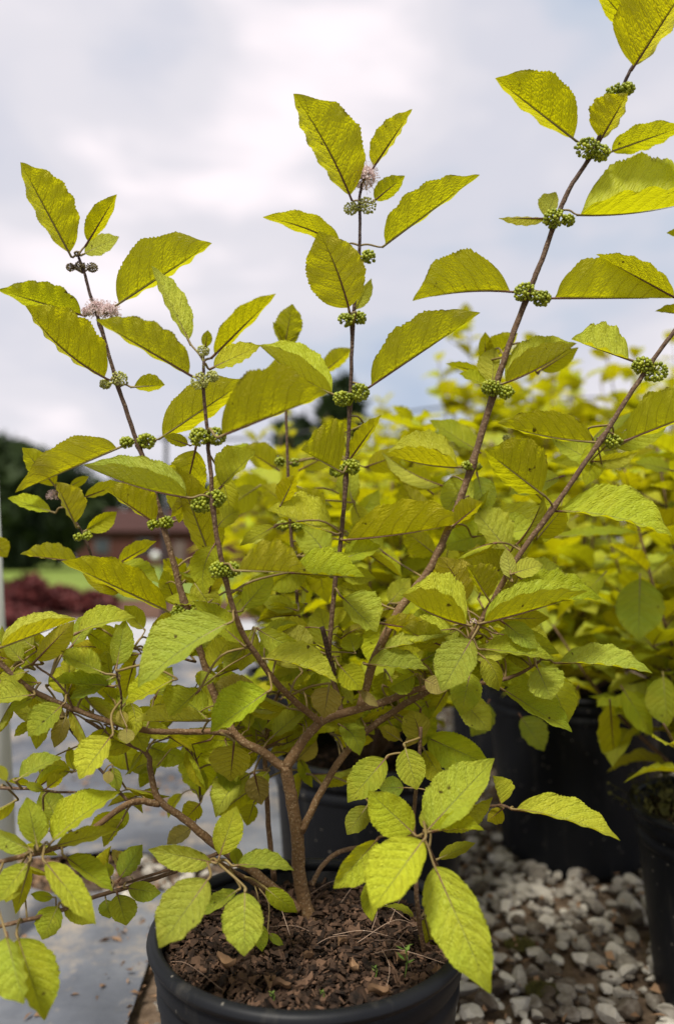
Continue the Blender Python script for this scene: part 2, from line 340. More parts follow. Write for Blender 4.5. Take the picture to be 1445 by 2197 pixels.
def traced(bx, by, tx, ty, wl, wr, bend=0, z=.72, top=0, tone=None, dry=0.0, shape=0.0, t0=.07, k=.5, **kw):
    """a leaf seen in the photo from (bx,by) to (tx,ty); the depth of its halves follows from how narrow they look"""
    b = np.array([bx, by], float); e = np.array([tx, ty], float); d = e - b; Lp = np.hypot(*d); d /= Lp; l = np.array([d[1], -d[0]])
    m = z / F; sg = 1 if top else -1                          # +: depth towards camera when going down
    toCam = -FW
    def vec(v2): return RT * v2[0] * m - UP * v2[1] * m + toCam * sg * k * v2[1] * m
    wl = float(wl) or .5; wr = float(wr) or .5
    W = max(abs(wl), abs(wr), .21 * Lp) * 1.02
    dl, dr = math.sqrt(max(0, W * W - wl * wl)), math.sqrt(max(0, W * W - wr * wr))
    s_ = 1 if top else -1
    def side(wd, dep, small, neg):
        if neg: return dep * .8
        return dep * .75 * s_ if small else -dep * .5 * s_
    small_l = abs(wl) <= abs(wr)
    DL = side(wl, dl, small_l, wl < 0); DR = side(wr, dr, not small_l, wr < 0)
    ts = np.linspace(0, 1, 13); arch = (RS.rand() - .3) * .12 * Lp * m
    def at(q, off=0.0, dep=0.0):                         # point at q along the midrib, off pixels to the left, dep metres nearer
        v2 = d * Lp * q + l * (bend * 4 * q * (1 - q) + off)
        return P3(bx + v2[0], by + v2[1], z - sg * k * v2[1] * m - dep - (arch * 4 * q * (1 - q) if top else 0))
    B = at(0); mid = np.array([at(q) for q in ts])
    wl *= 1.09; wr *= 1.09; EL = at(.42, wl, DL * m) - at(.42); ER = at(.42, -wr, DR * m) - at(.42)
    n = np.cross(mid[7] - mid[5], EL - ER); n /= np.linalg.norm(n) + 1e-12
    ad = n if np.dot(n, toCam) * s_ > 0 else -n
    if wl < 0 or wr < 0: ad = n * (1 if np.dot(n, UP) > 0 else -1)
    twig = None
    if len(STEMS) and z < .9:
        A = np.concatenate(STEMS); dd = np.linalg.norm(A - B, axis=1); kk = dd.argmin()
        if .004 < dd[kk] < .11: twig = [A[kk], (A[kk] + B) / 2 + np.array([0, 0, dd[kk] * .12]) + RS.randn(3) * dd[kk] * .06, B, mid[1]]
    if tone is None: tone = .35 + .5 * RS.rand()
    big = Lp * 1.0
    lm = leaf_mb(mid, EL, ER, ad, nt=(64 if big > 120 else 51 if big > 90 else 30), ns=(5 if big > 90 else 3), t0=t0, tint=(dry, tone, RS.rand()), shape=shape,
                   teeth=max(9, int(Lp / 7.5)) if big > 90 else 10, prad=.0011 if big > 70 else .0007, wave=(.030 if (wl < 0 or wr < 0) else .06))
    if twig: tube(lm, smooth_path(twig, 4), np.linspace(.0012 if Lp > 70 else .0008, .0009 if Lp > 70 else .0006, 13), 6, (0, .5, .35), 1)
    return lm, Lp * max(abs(wl), abs(wr)) / z

# ------------------------------------------------------------------ ground, setting
def sheet(name, pts, z, material, nx=1, kind='structure', label=None):
    mb = MB(); mb.add([(p[0], p[1], z) for p in pts], [tuple(range(len(pts)))]); o = mb.build(name, material, None, False); tag(o, label, None, None, kind); return o
M_GRASSFAR = simple('lawn_grass', [(.35, (.12, .17, .03)), (.65, (.20, .26, .05))], .35, .95, .4, 30, 6, .05, .1)
M_BED = simple('brown_bed', [(.3, (.06, .03, .02)), (.7, (.16, .09, .06))], 2.0, .95, .6, 20, 6, .05, .1)
M_PAVE = simple('pale_paving', [(.3, (.30, .30, .31)), (.7, (.46, .46, .47))], 1.2, .85, .2, 30, 6, .01, .2)
def cloth_material():
    m, t, out = mat('woven_ground_cloth'); tcn = nn(t, 'ShaderNodeTexCoord')
    w1 = nn(t, 'ShaderNodeTexWave', wave_type='BANDS', bands_direction='X', i_Scale=95.0); w2 = nn(t, 'ShaderNodeTexWave', wave_type='BANDS', bands_direction='Y', i_Scale=95.0)
    for w_ in (w1, w2): lk(t, tcn.outputs['Object'], w_.inputs['Vector'])
    n = nn(t, 'ShaderNodeTexNoise', i_Scale=2.2, i_Detail=8.0, i_Roughness=.65); lk(t, tcn.outputs['Object'], n.inputs['Vector'])
    c = ramp(t, n.outputs[0], [(.34, (.045, .05, .062)), (.48, (.095, .103, .122)), (.58, (.15, .158, .175)), (.7, (.24, .235, .23))])
    n5 = nn(t, 'ShaderNodeTexNoise', i_Scale=5.0, i_Detail=10.0, i_Roughness=.78); lk(t, tcn.outputs['Object'], n5.inputs['Vector'])
    c = mixc(t, math_(t, 'MULTIPLY', math_(t, 'SUBTRACT', n5.outputs[0], .505, clamp=True), 7.0, clamp=True), c, (.30, .25, .19))
    p = nn(t, 'ShaderNodeBsdfPrincipled', i_Roughness=.6); lk(t, c, p.inputs['Base Color'])
    b = nn(t, 'ShaderNodeBump', i_Strength=.35, i_Distance=.001); lk(t, math_(t, 'MULTIPLY', w1.outputs[0], w2.outputs[0]), b.inputs['Height']); lk(t, b.outputs[0], p.inputs['Normal'])
    lk(t, p.outputs[0], out.inputs[0]); return m
M_CLOTH = cloth_material()
sheet('ground', [(-900, -20), (900, -20), (900, 1400), (-900, 1400)], -.02, simple('earth', [(.3, (.07, .05, .03)), (.7, (.15, .12, .08))], 3, .95, .5, 20))
sheet('lawn', [(-60, 11.5), (60, 11.5), (300, 400), (-300, 400)], .0, M_GRASSFAR)
sheet('planting_bed', [(-30, 7.6), (30, 7.6), (36, 11.3), (-36, 11.3)], .0, M_BED)
sheet('paving', [(-20, 5.3), (20, 5.3), (26, 7.5), (-26, 7.5)], .0, M_PAVE)
def cloth(name, x0, x1, y0, y1, nx, ny, label, edge):
    mb = MB(); V = []
    for j in range(ny + 1):
        for i in range(nx + 1):
            x = x0 + (x1 - x0) * i / nx; y = y0 + (y1 - y0) * j / ny
            if i == nx: x += .05 * mnoise.noise(Vector((y * 3, 1, 5)))
            if j == 0 or j == ny: y += .03 * mnoise.noise(Vector((x * 4, 2, edge)))
            f = mnoise.noise(Vector((x * 3, y * 1.5, edge))); g = mnoise.noise(Vector((x * 9 + y * 5, y * 7, edge + 3)))
            z = .014 + .014 * f + .012 * (1 - abs(g)) ** 6
            V.append((x, y, max(z, .002)))
    Fc = [(j * (nx + 1) + i, j * (nx + 1) + i + 1, (j + 1) * (nx + 1) + i + 1, (j + 1) * (nx + 1) + i) for j in range(ny) for i in range(nx)]
    mb.add(V, Fc); o = mb.build(name, M_CLOTH); tag(o, label, 'ground cloth'); o['kind'] = 'structure'; del o['category']; return o
cloth('ground_cloth', -2.2, -.27, .55, 1.36, 70, 40, None, 1.0)
cloth('ground_cloth', -4.5, .12, 1.53, 5.2, 110, 110, None, 7.0)
mb = MB(); g = 90; V = []
for j in range(g + 1):
    for i in range(g + 1):
        x = -4.5 + 9.0 * i / g; y = .2 + 5.0 * j / g
        V.append((x, y, -.006 + .008 * mnoise.noise(Vector((x * 6, y * 6, 0)))))
mb.add(V, [(j * (g + 1) + i, j * (g + 1) + i + 1, (j + 1) * (g + 1) + i + 1, (j + 1) * (g + 1) + i) for j in range(g) for i in range(g)])
tag(mb.build('dirt', M_LITTER), None, None, None, 'structure')

# pots: (x, y, rim radius, height)
POT = dict(main=(P3(665, 1987, .728)[0], .733, .1505, .27), A=(.055, 1.24, .165, .31), B=(.50, 1.60, .185, .35), C=(.575, 1.06, .157, .27))
def gravel():
    mb = MB(); n = 0
    pots = list(POT.values())
    def inpot(x, y): return any((x - p[0]) ** 2 + (y - p[1]) ** 2 < (p[2] * .80) ** 2 for p in pots)
    cells = []
    y = .80
    while y < 3.6:
        st = .0205 if y < 1.7 else .030
        x = -.42
        while x < 1.9:
            cells.append((x + (RS.rand() - .5) * st, y + (RS.rand() - .5) * st, st)); x += st * 1.12
        y += st * 1.02
    y = 1.34
    while y < 1.56:
        x = -1.3
        while x < -.30: cells.append((x + RS.rand() * .04, y + RS.rand() * .04, .03)); x += .045
        y += .035
    for x, y, st in cells:
        if inpot(x, y): continue
        if abs(x) > .52 * y + .1: continue
        if x < -.24 and y < 1.33: 
            continue
        if x < .10 and y > 1.57: continue
        d = mnoise.noise(Vector((x * 5, y * 5, 9)))
        if RS.rand() < .10 + .22 * (d > .15): continue
        if x < -.1 and RS.rand() < .45: continue
        r = (.006 + .0135 * RS.rand() ** 1.5) * (1.0 if y < 1.7 else 1.3)
        V0, F0 = ICO2 if y < 1.75 else ICO1
        V = V0 * (1 + .0 * RS.rand())
        for q in range(12):
            nrm = RS.randn(3); nrm /= np.linalg.norm(nrm); dd = np.maximum(0, V @ nrm - (.50 + .30 * RS.rand())); V = V - dd[:, None] * nrm
        V = V * np.array([1.25, 1.0, .72]) * (1 + .25 * (RS.rand(3) - .5)) * r
        a = RS.rand() * 6.28; ca, sa = math.cos(a), math.sin(a); b = (RS.rand() - .5) * 1.0; cb, sb = math.cos(b), math.sin(b)
        V = V @ np.array([[1, 0, 0], [0, cb, -sb], [0, sb, cb]]).T @ np.array([[ca, -sa, 0], [sa, ca, 0], [0, 0, 1]]).T
        V = V + (x, y, r * .45 + .009 * RS.rand())
        tone = np.clip(RS.normal(.50, .26), 0, 1)
        if RS.rand() < .12: tone = .02
        mb.add(V, F0, None, (0, tone, RS.rand()))
    tag(mb.build('gravel', M_STONE, None, False), 'grey white gravel stones covering the ground between the black pots', None, None, 'stuff')
gravel()
# brown leaf litter strewn through gravel and along the seam of the two cloths
mb = MB()
for i in range(2900):
    if i < 900: x = -.30 - 1.0 * RS.rand(); y = 1.37 + .16 * RS.rand()
    elif i < 1050: x = -.40 + .18 * RS.rand(); y = .82 + .5 * RS.rand()
    elif i < 1100: x = -.9 + .6 * RS.rand(); y = .82 + 1.8 * RS.rand()
    elif i < 1500: x = -1.3 + 1.3 * RS.rand(); y = 2.1 + .10 * RS.randn() + .25 * x
    else: x = -.1 + 1.5 * RS.rand(); y = .95 + 1.6 * RS.rand()
    a = RS.rand() * 6.28; l = .003 + .010 * RS.rand() ** 1.6; w_ = l * (.3 + .4 * RS.rand()); z = .014 + .012 * RS.rand()
    c, s = math.cos(a), math.sin(a); tl = (RS.rand() - .5) * .012
    V = [(x - l * c, y - l * s, z), (x + w_ * s, y - w_ * c, z + tl), (x + l * c, y + l * s, z + tl), (x - w_ * s, y + w_ * c, z + .004)]
    mb.add(V, [(0, 1, 2), (0, 2, 3)], None, (0, RS.rand(), 0))
tag(mb.build('leaf_litter', M_DRY), 'brown scraps of dead leaf strewn on gravel and ground cloth', None, None, 'stuff')
# moss tufts in the gravel
mb = MB()
for (px, py) in ((1115, 2045), (1160, 2145)):
    c = onplane(px, py)
    for i in range(420):
        a = RS.rand() * 6.28; rr = .016 * math.sqrt(RS.rand()); x, y = c[0] + rr * 1.4 * math.cos(a), c[1] + rr * math.sin(a)
        h = .006 + .006 * RS.rand(); b = np.array([x, y, .010]); dv = np.array([RS.randn() * .003, RS.randn() * .003, h])
        mb.add([b + (-.0012, 0, 0), b + (.0012, 0, 0), b + dv], [(0, 1, 2)], None, (0, RS.rand(), 0))
M_MOSS = tinted('moss', (.05, .045, .010), (.12, .11, .02), .9)
tag(mb.build('moss', M_MOSS), 'low green moss growing between the gravel stones', None, None, 'stuff')

# ------------------------------------------------------------------ far background
def building():
    c = P3(300, 1200, 62); c[2] = 0
    t = thing('brick_house', tuple(c), 'low dark red brick building with grey roof across the lawn', 'building')
    M_BRICK = simple('brick', [(.3, (.05, .016, .011)), (.7, (.085, .026, .018))], 1.5, .9, .3, 8)
    M_ROOF = simple('roof_shingle', [(.3, (.035, .013, .010)), (.7, (.06, .020, .015))], 2, .9, .3, 8)
    b = MB(); box(b, (3.5, 3, 1.45), (17, 7, 2.9)); b.build('wall', M_BRICK, t, False)
    r = MB(); r.add([(-5.6, -1, 2.95), (12.6, -1, 2.95), (12.6, 7, 2.95), (-5.6, 7, 2.95), (-4, 3, 5.0), (11, 3, 5.0)], [(0, 1, 5, 4), (2, 3, 4, 5), (1, 2, 5), (3, 0, 4), (3, 2, 1, 0)])
    ro = r.build('roof', M_ROOF, t, False); b = MB(); box(b, (8, 4, 5.2), (.8, .8, 1.6)); b.build('chimney', M_BRICK, ro, False)
    MG = simple('window_glass', [(.4, (.03, .035, .04)), (.6, (.06, .07, .08))], 1, .2)
    MW = simple('white_trim', [(.4, (.10, .07, .06)), (.6, (.14, .10, .09))], 2, .6)
    for x in (-3, 0.5, 6.5, 10):
        b = MB(); box(b, (x, -.53, 1.7), (1.3, .06, 1.3)); wn = b.build('window', MW, t, False)
        b = MB(); box(b, (x, -.575, 1.7), (1.1, .03, 1.1)); b.build('pane', MG, wn, False)
    b = MB(); box(b, (3.4, -.54, 1.05), (1.0, .06, 2.1)); b.build('door', MW, t, False)
building()
M_TRUNK = simple('tree_bark', [(.3, (.05, .035, .025)), (.7, (.11, .08, .06))], 4, .95, .6, 20)
M_TREEL = tinted('tree_leaf', (.010, .022, .006), (.055, .085, .018), .7, .3, .2, 3)
def tree(px, d, h, r, label, tone=.4, cone=.0, n=2600):
    c = P3(px, 1200, d); c[2] = 0
    t = thing('broadleaf_tree', tuple(c), label, 'tree', 'trees at the far side of the lawn')
    b = MB(); tube(b, smooth_path([(0, 0, 0), (.1 * r, 0, h * .3), (0, .05 * r, h * .75)]), np.linspace(h * .035, h * .008, 13), 10)
    for i in range(7):
        a = i * 2.4; z0 = h * (.25 + .06 * i); tube(b, smooth_path([(0, 0, z0), (r * .35 * math.cos(a), r * .35 * math.sin(a), z0 + h * .1), (r * .7 * math.cos(a), r * .7 * math.sin(a), z0 + h * .14)]), np.linspace(h * .012, h * .003, 13), 6)
    b.build('trunk', M_TRUNK, t)
    b = MB(); cl_ = []
    for i in range(38):
        z = h * (.12 + .86 * RS.rand()); q = (z / h - .12) / .88; rr = r * (math.sin(math.pi * min(1, q * .85 + .12)) ** .6 if not cone else (1.05 - q) ) * (.55 + .5 * RS.rand()); a = RS.rand() * 6.28
        cl_.append((rr * math.cos(a), rr * math.sin(a), z, r * (.20 + .2 * RS.rand()), tone + (RS.rand() - .5) * .7))
    V = []; Fc = []; T = []
    for i in range(n):
        cx, cy, cz, cr, tn = cl_[RS.randint(len(cl_))]; v = RS.randn(3); v /= np.linalg.norm(v); p = np.array([cx, cy, cz]) + v * cr * RS.rand() ** .4
        s = h * .030 * (.6 + RS.rand()); e1 = RS.randn(3) * s; e2 = RS.randn(3) * s; k = len(V)
        V += [p - e1, p + e2 * .6, p + e1, p - e2 * .6]; Fc.append((k, k + 1, k + 2, k + 3)); T += [(0, tn + (RS.rand() - .5) * .3, 0)] * 4
    b.add(V, Fc, None, np.array(T)); b.build('crown', M_TREEL, t, False)
tree(-60, 40, 7.5, 4.2, 'broad dark tree at the left edge behind the white post', .25, 0, 4200)
tree(60, 47, 7.2, 4.0, 'dark tree second from the left edge beside the lawn', .3, 0, 4200)
tree(165, 72, 8.0, 4.6, 'rounded dark tree left of the brick building', .35, 0, 3000)
tree(280, 78, 8.8, 4.8, 'lower dark tree behind the left end of the brick building', .3, 0, 3000)
tree(395, 80, 9.8, 4.8, 'dark tree behind the middle of the brick building', .35, 0, 3000)
tree(520, 74, 8.5, 4.5, 'dark tree behind the right end of the brick building', .4, 0, 2500)
tree(640, 66, 12.5, 3.6, 'tall tree seen past the middle stem on its left', .4, 0, 2600)
tree(730, 62, 15.5, 3.6, 'tallest dark tree rising behind the middle stem', .4, .5, 3400)
tree(860, 70, 10.5, 4.6, 'dark tree right of the tallest one behind the yellow shrubs', .4, 0, 2200)
# red-leaved shrubs in the bed beyond the paving
M_RED = tinted('red_leaf', (.06, .014, .014), (.17, .035, .03), .6, .3, .15, 12)
def red_shrub(px, d, r, h, label):
    c = P3(px, 1200, d); c[2] = 0; t = thing('red_shrub', tuple(c), label, 'shrub', 'red leaved shrubs in front of the lawn')
    b = MB(); V = []; Fc = []; T = []
    for i in range(9):
        a = RS.rand() * 6.28; b2 = smooth_path([(0, 0, 0), (r * .3 * math.cos(a), r * .3 * math.sin(a), h * .4), (r * .6 * math.cos(a), r * .6 * math.sin(a), h * .8)])
        tube(b, b2, np.linspace(.008, .003, len(b2)), 5)
    b.build('stem', M_TRUNK, t); b = MB()
    for i in range(900):
        v = RS.randn(3); v /= np.linalg.norm(v); q = RS.rand() ** .4; p = np.array([v[0] * r * q, v[1] * r * q, h * .52 + v[2] * h * .48 * q])
        e1 = RS.randn(3) * .03; e2 = RS.randn(3) * .02; k = len(V); V += [p - e1, p + e2, p + e1, p - e2]; Fc.append((k, k + 1, k + 2, k + 3)); T += [(0, RS.rand(), 0)] * 4
    b.add(V, Fc, None, np.array(T)); b.build('foliage', M_RED, t, False)
red_shrub(62, 7.8, .26, .46, 'dark red shrub beside the white post, tallest of the red ones')
red_shrub(128, 8.6, .24, .32, 'dark red shrub second from the white post')
red_shrub(200, 8.4, .30, .26, 'low dark red shrub right of the others before the lawn')
red_shrub(18, 6.6, .26, .20, 'low red shrub close to the foot of the view of the white post')
# globe lamp in front of the house
c = P3(333, 1200, 45); c[2] = 0; t = thing('globe_lamp', tuple(c), 'small round white globe on a short post before the brick building', 'lamp')
b = MB(); tube(b, [(0, 0, 0), (0, 0, .6)], .05, 8); b.build('post', M_TRUNK, t)
b = MB(); b.add(ICO2[0] * .26 + (0, 0, .84), ICO2[1]); b.build('globe', simple('white_globe', [(.3, (.7, .7, .7)), (.7, (.8, .8, .8))], 2, .4), t)
# pipe frame
M_METAL = simple('dark_pipe', [(.3, (.012, .013, .014)), (.7, (.035, .036, .04))], 6, .5)
t = thing('pipe_frame', tuple(P3(357, 1200, 4.0) * (1, 1, 0)), 'thin black pipe frame with an upright and a long overhead rail', 'frame')
b = MB(); pA = P3(357, 935, 4.0); tube(b, [(pA[0], pA[1], 0), tuple(pA)], .012, 10); hold(b.build('upright', M_METAL), t)
b = MB(); tube(b, smooth_path([P3(340, 942, 4.0), P3(600, 935, 4.1), P3(1000, 868, 4.3), P3(1700, 838, 4.6)]), .006, 8); hold(b.build('rail', M_METAL), t)
b = MB(); pB = P3(1690, 838, 4.6); tube(b, [(pB[0], pB[1], 0), tuple(pB)], .012, 10); hold(b.build('upright', M_METAL), t)
# white post
M_PVC = simple('white_pvc', [(.3, (.52, .53, .48)), (.7, (.62, .63, .57))], 3, .45, .1, 30)
b0, b1_ = onplane(8, 2040), P3(-46, 930, 1.2)
t = thing('post', tuple(b0 * (1, 1, 0)), 'round white plastic post leaning at the left edge of the photo', 'post')
b = MB(); tube(b, [b0 + (0, 0, .0), b0 * .5 + b1_ * .5, b1_], .026, 28); hold(b.build('pipe', M_PVC), t)
b = MB(); b1n = (b1_ - b0) / np.linalg.norm(b1_ - b0); tube(b, [b1_, b1_ + b1n * .012, b1_ + b1n * .016], [.029, .029, .02], 28); hold(b.build('cap', M_PVC), t)

# ------------------------------------------------------------------ pots
def pot(key, label):
    x, y, r, h = POT[key]; t = thing('plant_pot', (x, y, 0), label, 'plant pot', 'black nursery pots')
    rb = r * .80
    def rad(z): return rb + (r * .955 - rb) * z / h
    prof = [(0, .004), (rb - .01, .004), (rb, .0), (rb, .01)]
    zz = np.linspace(.02, h - .055, 10)
    for z in zz: prof.append((rad(z), z))
    for z0 in (h - .054,): prof += [(rad(z0) + .0, z0), (rad(z0) + .0025, z0 + .003), (rad(z0) + .0025, z0 + .012), (rad(z0), z0 + .015), (rad(z0), z0 + .022)]
    prof += [(rad(h - .03) + .003, h - .030), (rad(h - .03) + .003, h - .027), (r * .965, h - .022), (r * .965, h - .012)]
    prof += [(r * .96, h - .0115), (r * .935, h - .012), (rad(h - .05) - .004, h - .06), (rb * .9, .02)]
    b = MB(); lathe(b, prof, (0, 0, 0), 96); b.build('wall', M_POT, t)
    # rolled rim
    rp = [(r * .962 + .006 * math.cos(a) * 1.1, h - .006 + .0065 * math.sin(a)) for a in np.linspace(0, 2 * math.pi, 13)]
    b = MB(); lathe(b, rp, (0, 0, 0), 96); b.build('rim', M_POT, t)
    b = MB(); g = 40; V = []; Fc = []
    rs = r * .925
    for j in range(g + 1):
        for i in range(72):
            a = i * math.pi / 36; q = rs * j / g; X, Y = q * math.cos(a), q * math.sin(a)
            z = h - .034 + .006 * mnoise.noise(Vector((X * 30, Y * 30, x * 9))) + .004 * mnoise.noise(Vector((X * 90, Y * 90, 3))) + .012 * math.exp(-(X * X + Y * Y) / .0016)
            V.append((X, Y, z))
    for j in range(g):
        for i in range(72): Fc.append((j * 72 + i, j * 72 + (i + 1) % 72, (j + 1) * 72 + (i + 1) % 72, (j + 1) * 72 + i)) 
    b.add(V, Fc); b.build('soil', M_SOIL, t)
    return t
pot('main', 'black plastic nursery pot in the foreground holding the large yellow green shrub')
pot('A', 'black pot directly behind the foreground pot in the middle of the photo')
pot('B', 'large black pot in deep shade at the far side of the gravel')
pot('C', 'black pot cut by the right edge of the photo with weedy soil')
FAR = dict(D=(-.10, 2.15, .16, .30), E=(.50, 2.35, .16, .30), G=(1.05, 2.15, .16, .30), H=(.15, 3.1, .16, .30), I=(.85, 3.2, .16, .30), J=(1.55, 3.1, .16, .30), K=(.45, 4.3, .16, .30), N=(1.4, 4.4, .16, .30))
POT.update(FAR)
FL = dict(D='middle row pot behind the centre pot, hidden mostly by foliage', E='middle row pot behind the large shaded pot', G='middle row pot behind the right edge pot', H='third row pot left of the others in its row',
          I='third row pot between two others', J='third row pot at the right end', K='last row pot on the left', N='last row pot on the right')
for k_ in FAR: pot(k_, 'black ' + FL[k_])
# bark chips on the main soil
def mulch(key, n, name, label):
    x, y, r, h = POT[key]; mb = MB()
    for i in range(n):
        a = RS.rand() * 6.28; q = r * .91 * math.sqrt(RS.rand()); X, Y = x + q * math.cos(a), y + q * math.sin(a)
        s = (.0012 + .0068 * RS.rand() ** 3.0); asp = .45 + .5 * RS.rand(); k = 5 + RS.randint(3)
        ang = np.sort(RS.rand(k) * 6.28); pr = np.c_[np.cos(ang), np.sin(ang) * asp] * s * (.8 + .4 * RS.rand(k, 1))
        th = s * (.08 + .16 * RS.rand()); V = np.r_[np.c_[pr, np.full(k, th)], np.c_[pr, np.full(k, -th)]]
        rx, ry, rz = RS.randn() * .5, RS.randn() * .5, RS.rand() * 6.28
        Rx = np.array([[1, 0, 0], [0, math.cos(rx), -math.sin(rx)], [0, math.sin(rx), math.cos(rx)]]); Ry = np.array([[math.cos(ry), 0, math.sin(ry)], [0, 1, 0], [-math.sin(ry), 0, math.cos(ry)]]); Rz = np.array([[math.cos(rz), -math.sin(rz), 0], [math.sin(rz), math.cos(rz), 0], [0, 0, 1]])
        V = V @ (Rz @ Ry @ Rx).T + (X, Y, h - .029 + .007 * RS.rand() + .008 * math.exp(-(q * q) / .0016))
        Fc = [tuple(range(k)), tuple(range(2 * k - 1, k - 1, -1))] + [(j, j + k, (j + 1) % k + k, (j + 1) % k) for j in range(k)]
        mb.add(V, Fc, None, (0, .08 + .75 * RS.rand() ** 1.8, 0))
    tag(mb.build(name, M_CHIP, None, False), label, None, None, 'stuff')
mulch('main', 7000, 'bark_mulch', 'dark brown bark chips covering the soil of the foreground pot')
mulch('A', 500, 'bark_mulch', 'bark chips on the soil of the pot directly behind')
mulch('C', 700, 'bark_mulch', 'bark chips in the right edge pot')
ZS = POT['main'][3] - .022
# dry straws and root threads
mb = MB()
for i in range(22):
    p = onplane(820 + 70 * RS.randn(), 1990 + 55 * RS.randn(), ZS) if i < 12 else onplane(420 + 480 * RS.rand(), 1920 + 190 * RS.rand(), ZS)
    a = RS.rand() * 6.28; l = .01 + .03 * RS.rand()
    q = [p + (-l * math.cos(a), -l * math.sin(a), 0), p + (RS.randn() * .004, RS.randn() * .004, .006 + .012 * RS.rand()), p + (l * math.cos(a), l * math.sin(a), .002 + .01 * RS.rand())]
    tube(mb, smooth_path(q), (.00018 + .00018 * RS.rand()), 5, (0, RS.rand(), 0))
tag(mb.build('straw', M_STRAW), 'thin pale dry straws scattered on the bark in the foreground pot', None, None, 'stuff')
DL = [(862, 2065, .011, 'curled tan dead leaf on the bark below the straws'), (735, 2030, .008, 'small dead leaf curled upright on the bark in the middle'), (580, 2120, .010, 'flat tan leaf scrap near the front rim, left one'), (604, 2125, .008, 'upright tan leaf scrap near the front rim'),
      (812, 2140, .010, 'pale tan leaf scrap lying at the front right rim'), (485, 2075, .010, 'long brown leaf scrap on the left of the bark'), (1010 - 70, 2100, .009, 'tan dead leaf by the weed sprout at the right rim'), (660, 2060, .009, 'brown curled leaf scrap in the centre of the bark'), (760, 2085, .008, 'brown twisted leaf scrap right of centre on the bark')]
for px, py, s, lab in DL:
    p = onplane(px, py, ZS); a = RS.rand() * 6.28; b = MB(); V = []; U = []
    nu = 7
    for i in range(nu + 1):
        for j in range(-3, 4):
            tt = i / nu; wv = math.sin(math.pi * (tt * .9 + .05)) * s * .55 * (1 + .15 * RS.randn() * (abs(j) == 3)); X = (tt - .5) * 2 * s; Y = wv * j / 3
            V.append((p[0] + X * math.cos(a) - Y * math.sin(a), p[1] + X * math.sin(a) + Y * math.cos(a), p[2] + .003 + s * .55 * (j / 3) ** 2 + s * .3 * math.sin(tt * 5 + a)))
    b.add(V, [(i * 7 + j, i * 7 + j + 1, (i + 1) * 7 + j + 1, (i + 1) * 7 + j) for i in range(nu) for j in range(6)], None, (0, .35 + .5 * RS.rand(), 0))
    tag(b.build('dry_leaf', M_DRY), lab, 'dry leaf', 'dead leaf scraps on the bark')
M_SPROUT = tinted('sprout_leaf', (.07, .14, .02), (.22, .32, .06), .6, .3, .3)
def sprout(px, py, hh, lab, n=6, zz=ZS, name='weed_sprout'):
    p = onplane(px, py, zz); b = MB(); tube(b, smooth_path([p - (0, 0, .006), p + (.002, 0, hh * .5), p + (0, -.002, hh)]), .0006, 5, (0, .4, 0))
    for i in range(n):
        a = i * 2.4; q = p + (0, 0, hh * (.3 + .7 * i / max(1, n - 1))); l = hh * .4; dv = np.array([math.cos(a), math.sin(a), .5]) * l; s = np.cross(dv, (0, 0, 1)); s = s / np.linalg.norm(s) * l * .22
        b.add([q, q + dv * .5 + s, q + dv, q + dv * .5 - s], [(0, 1, 2, 3)], None, (0, RS.rand(), 0))
    return tag(b.build(name, M_SPROUT), lab, 'weed', 'small weeds sprouting from the bark')
sprout(868, 2085, .022, 'tall narrow weed seedling at the right of the bark'); sprout(803, 2092, .008, 'tiny round weed seedling left of the tall one'); sprout(583, 2148, .008, 'tiny green weed near the front rim'); sprout(690, 2140, .006, 'tiniest weed between the leaf scraps at the front rim')
mb = MB()
for i in range(260):
    x, y, r, h = POT['C']; a = RS.rand() * 6.28; q = r * .9 * math.sqrt(RS.rand()); p = np.array([x + q * math.cos(a), y + q * math.sin(a), h - .03]); hh = .02 + .05 * RS.rand()
    d_ = np.array([RS.randn() * .02, RS.randn() * .02, hh]); tube(mb, smooth_path([p, p + d_ * .5 + (.003, 0, .004), p + d_], 3), .0005, 4, (0, .1, 0))
    for k in range(4): e = RS.randn(3) * .003; f = RS.randn(3) * .003; z = p + d_ * (.4 + .2 * k); mb.add([z - e, z + f, z + e, z - f], [(0, 1, 2, 3)], None, (0, .5 * RS.rand(), 0))
tag(mb.build('weeds', tinted('dull_weed', (.06, .055, .012), (.16, .16, .03), .8), None, False), 'dull green weeds covering the soil in the right edge pot', None, None, 'stuff')

# ------------------------------------------------------------------ berries and flowers
def berry_mb(c, r, br, tint0, node=None, squash=(1, 1, .85), seed=0):
    mb = MB(); V0, F0 = ICO1 if br * F / max(.3, c[1]) < 4.5 else ICO2; n = int(2.3 * (r / br) ** 2); n = min(n, 75); g = math.pi * (3 - math.sqrt(5))
    gap = RS.randn(3); gap /= np.linalg.norm(gap)
    for i in range(n):
        z = 1 - 2 * (i + .5) / n; q = math.sqrt(1 - z * z); d = np.array([q * math.cos(g * i), q * math.sin(g * i), z]) * squash
        if d @ gap > .72 or RS.rand() < .08: continue
        p = c + d * (r - br) * (.88 + .17 * RS.rand()) + RS.randn(3) * br * .15
        mb.add(V0 * br * (.82 + .36 * RS.rand()) + p, F0, None, (0, np.clip(tint0 + .38 * RS.randn(), 0, 1), 0))
        if i % 2 == 0: tube(mb, [c * .9 + (node if node is not None else c) * .1, p], br * .22, 4, (0, .8, 0))
    if node is not None: tube(mb, [node, (node + c) / 2 + (0, 0, r * .1), c], [.0014, .001, .0008], 6, (0, .3, 0))
    return mb
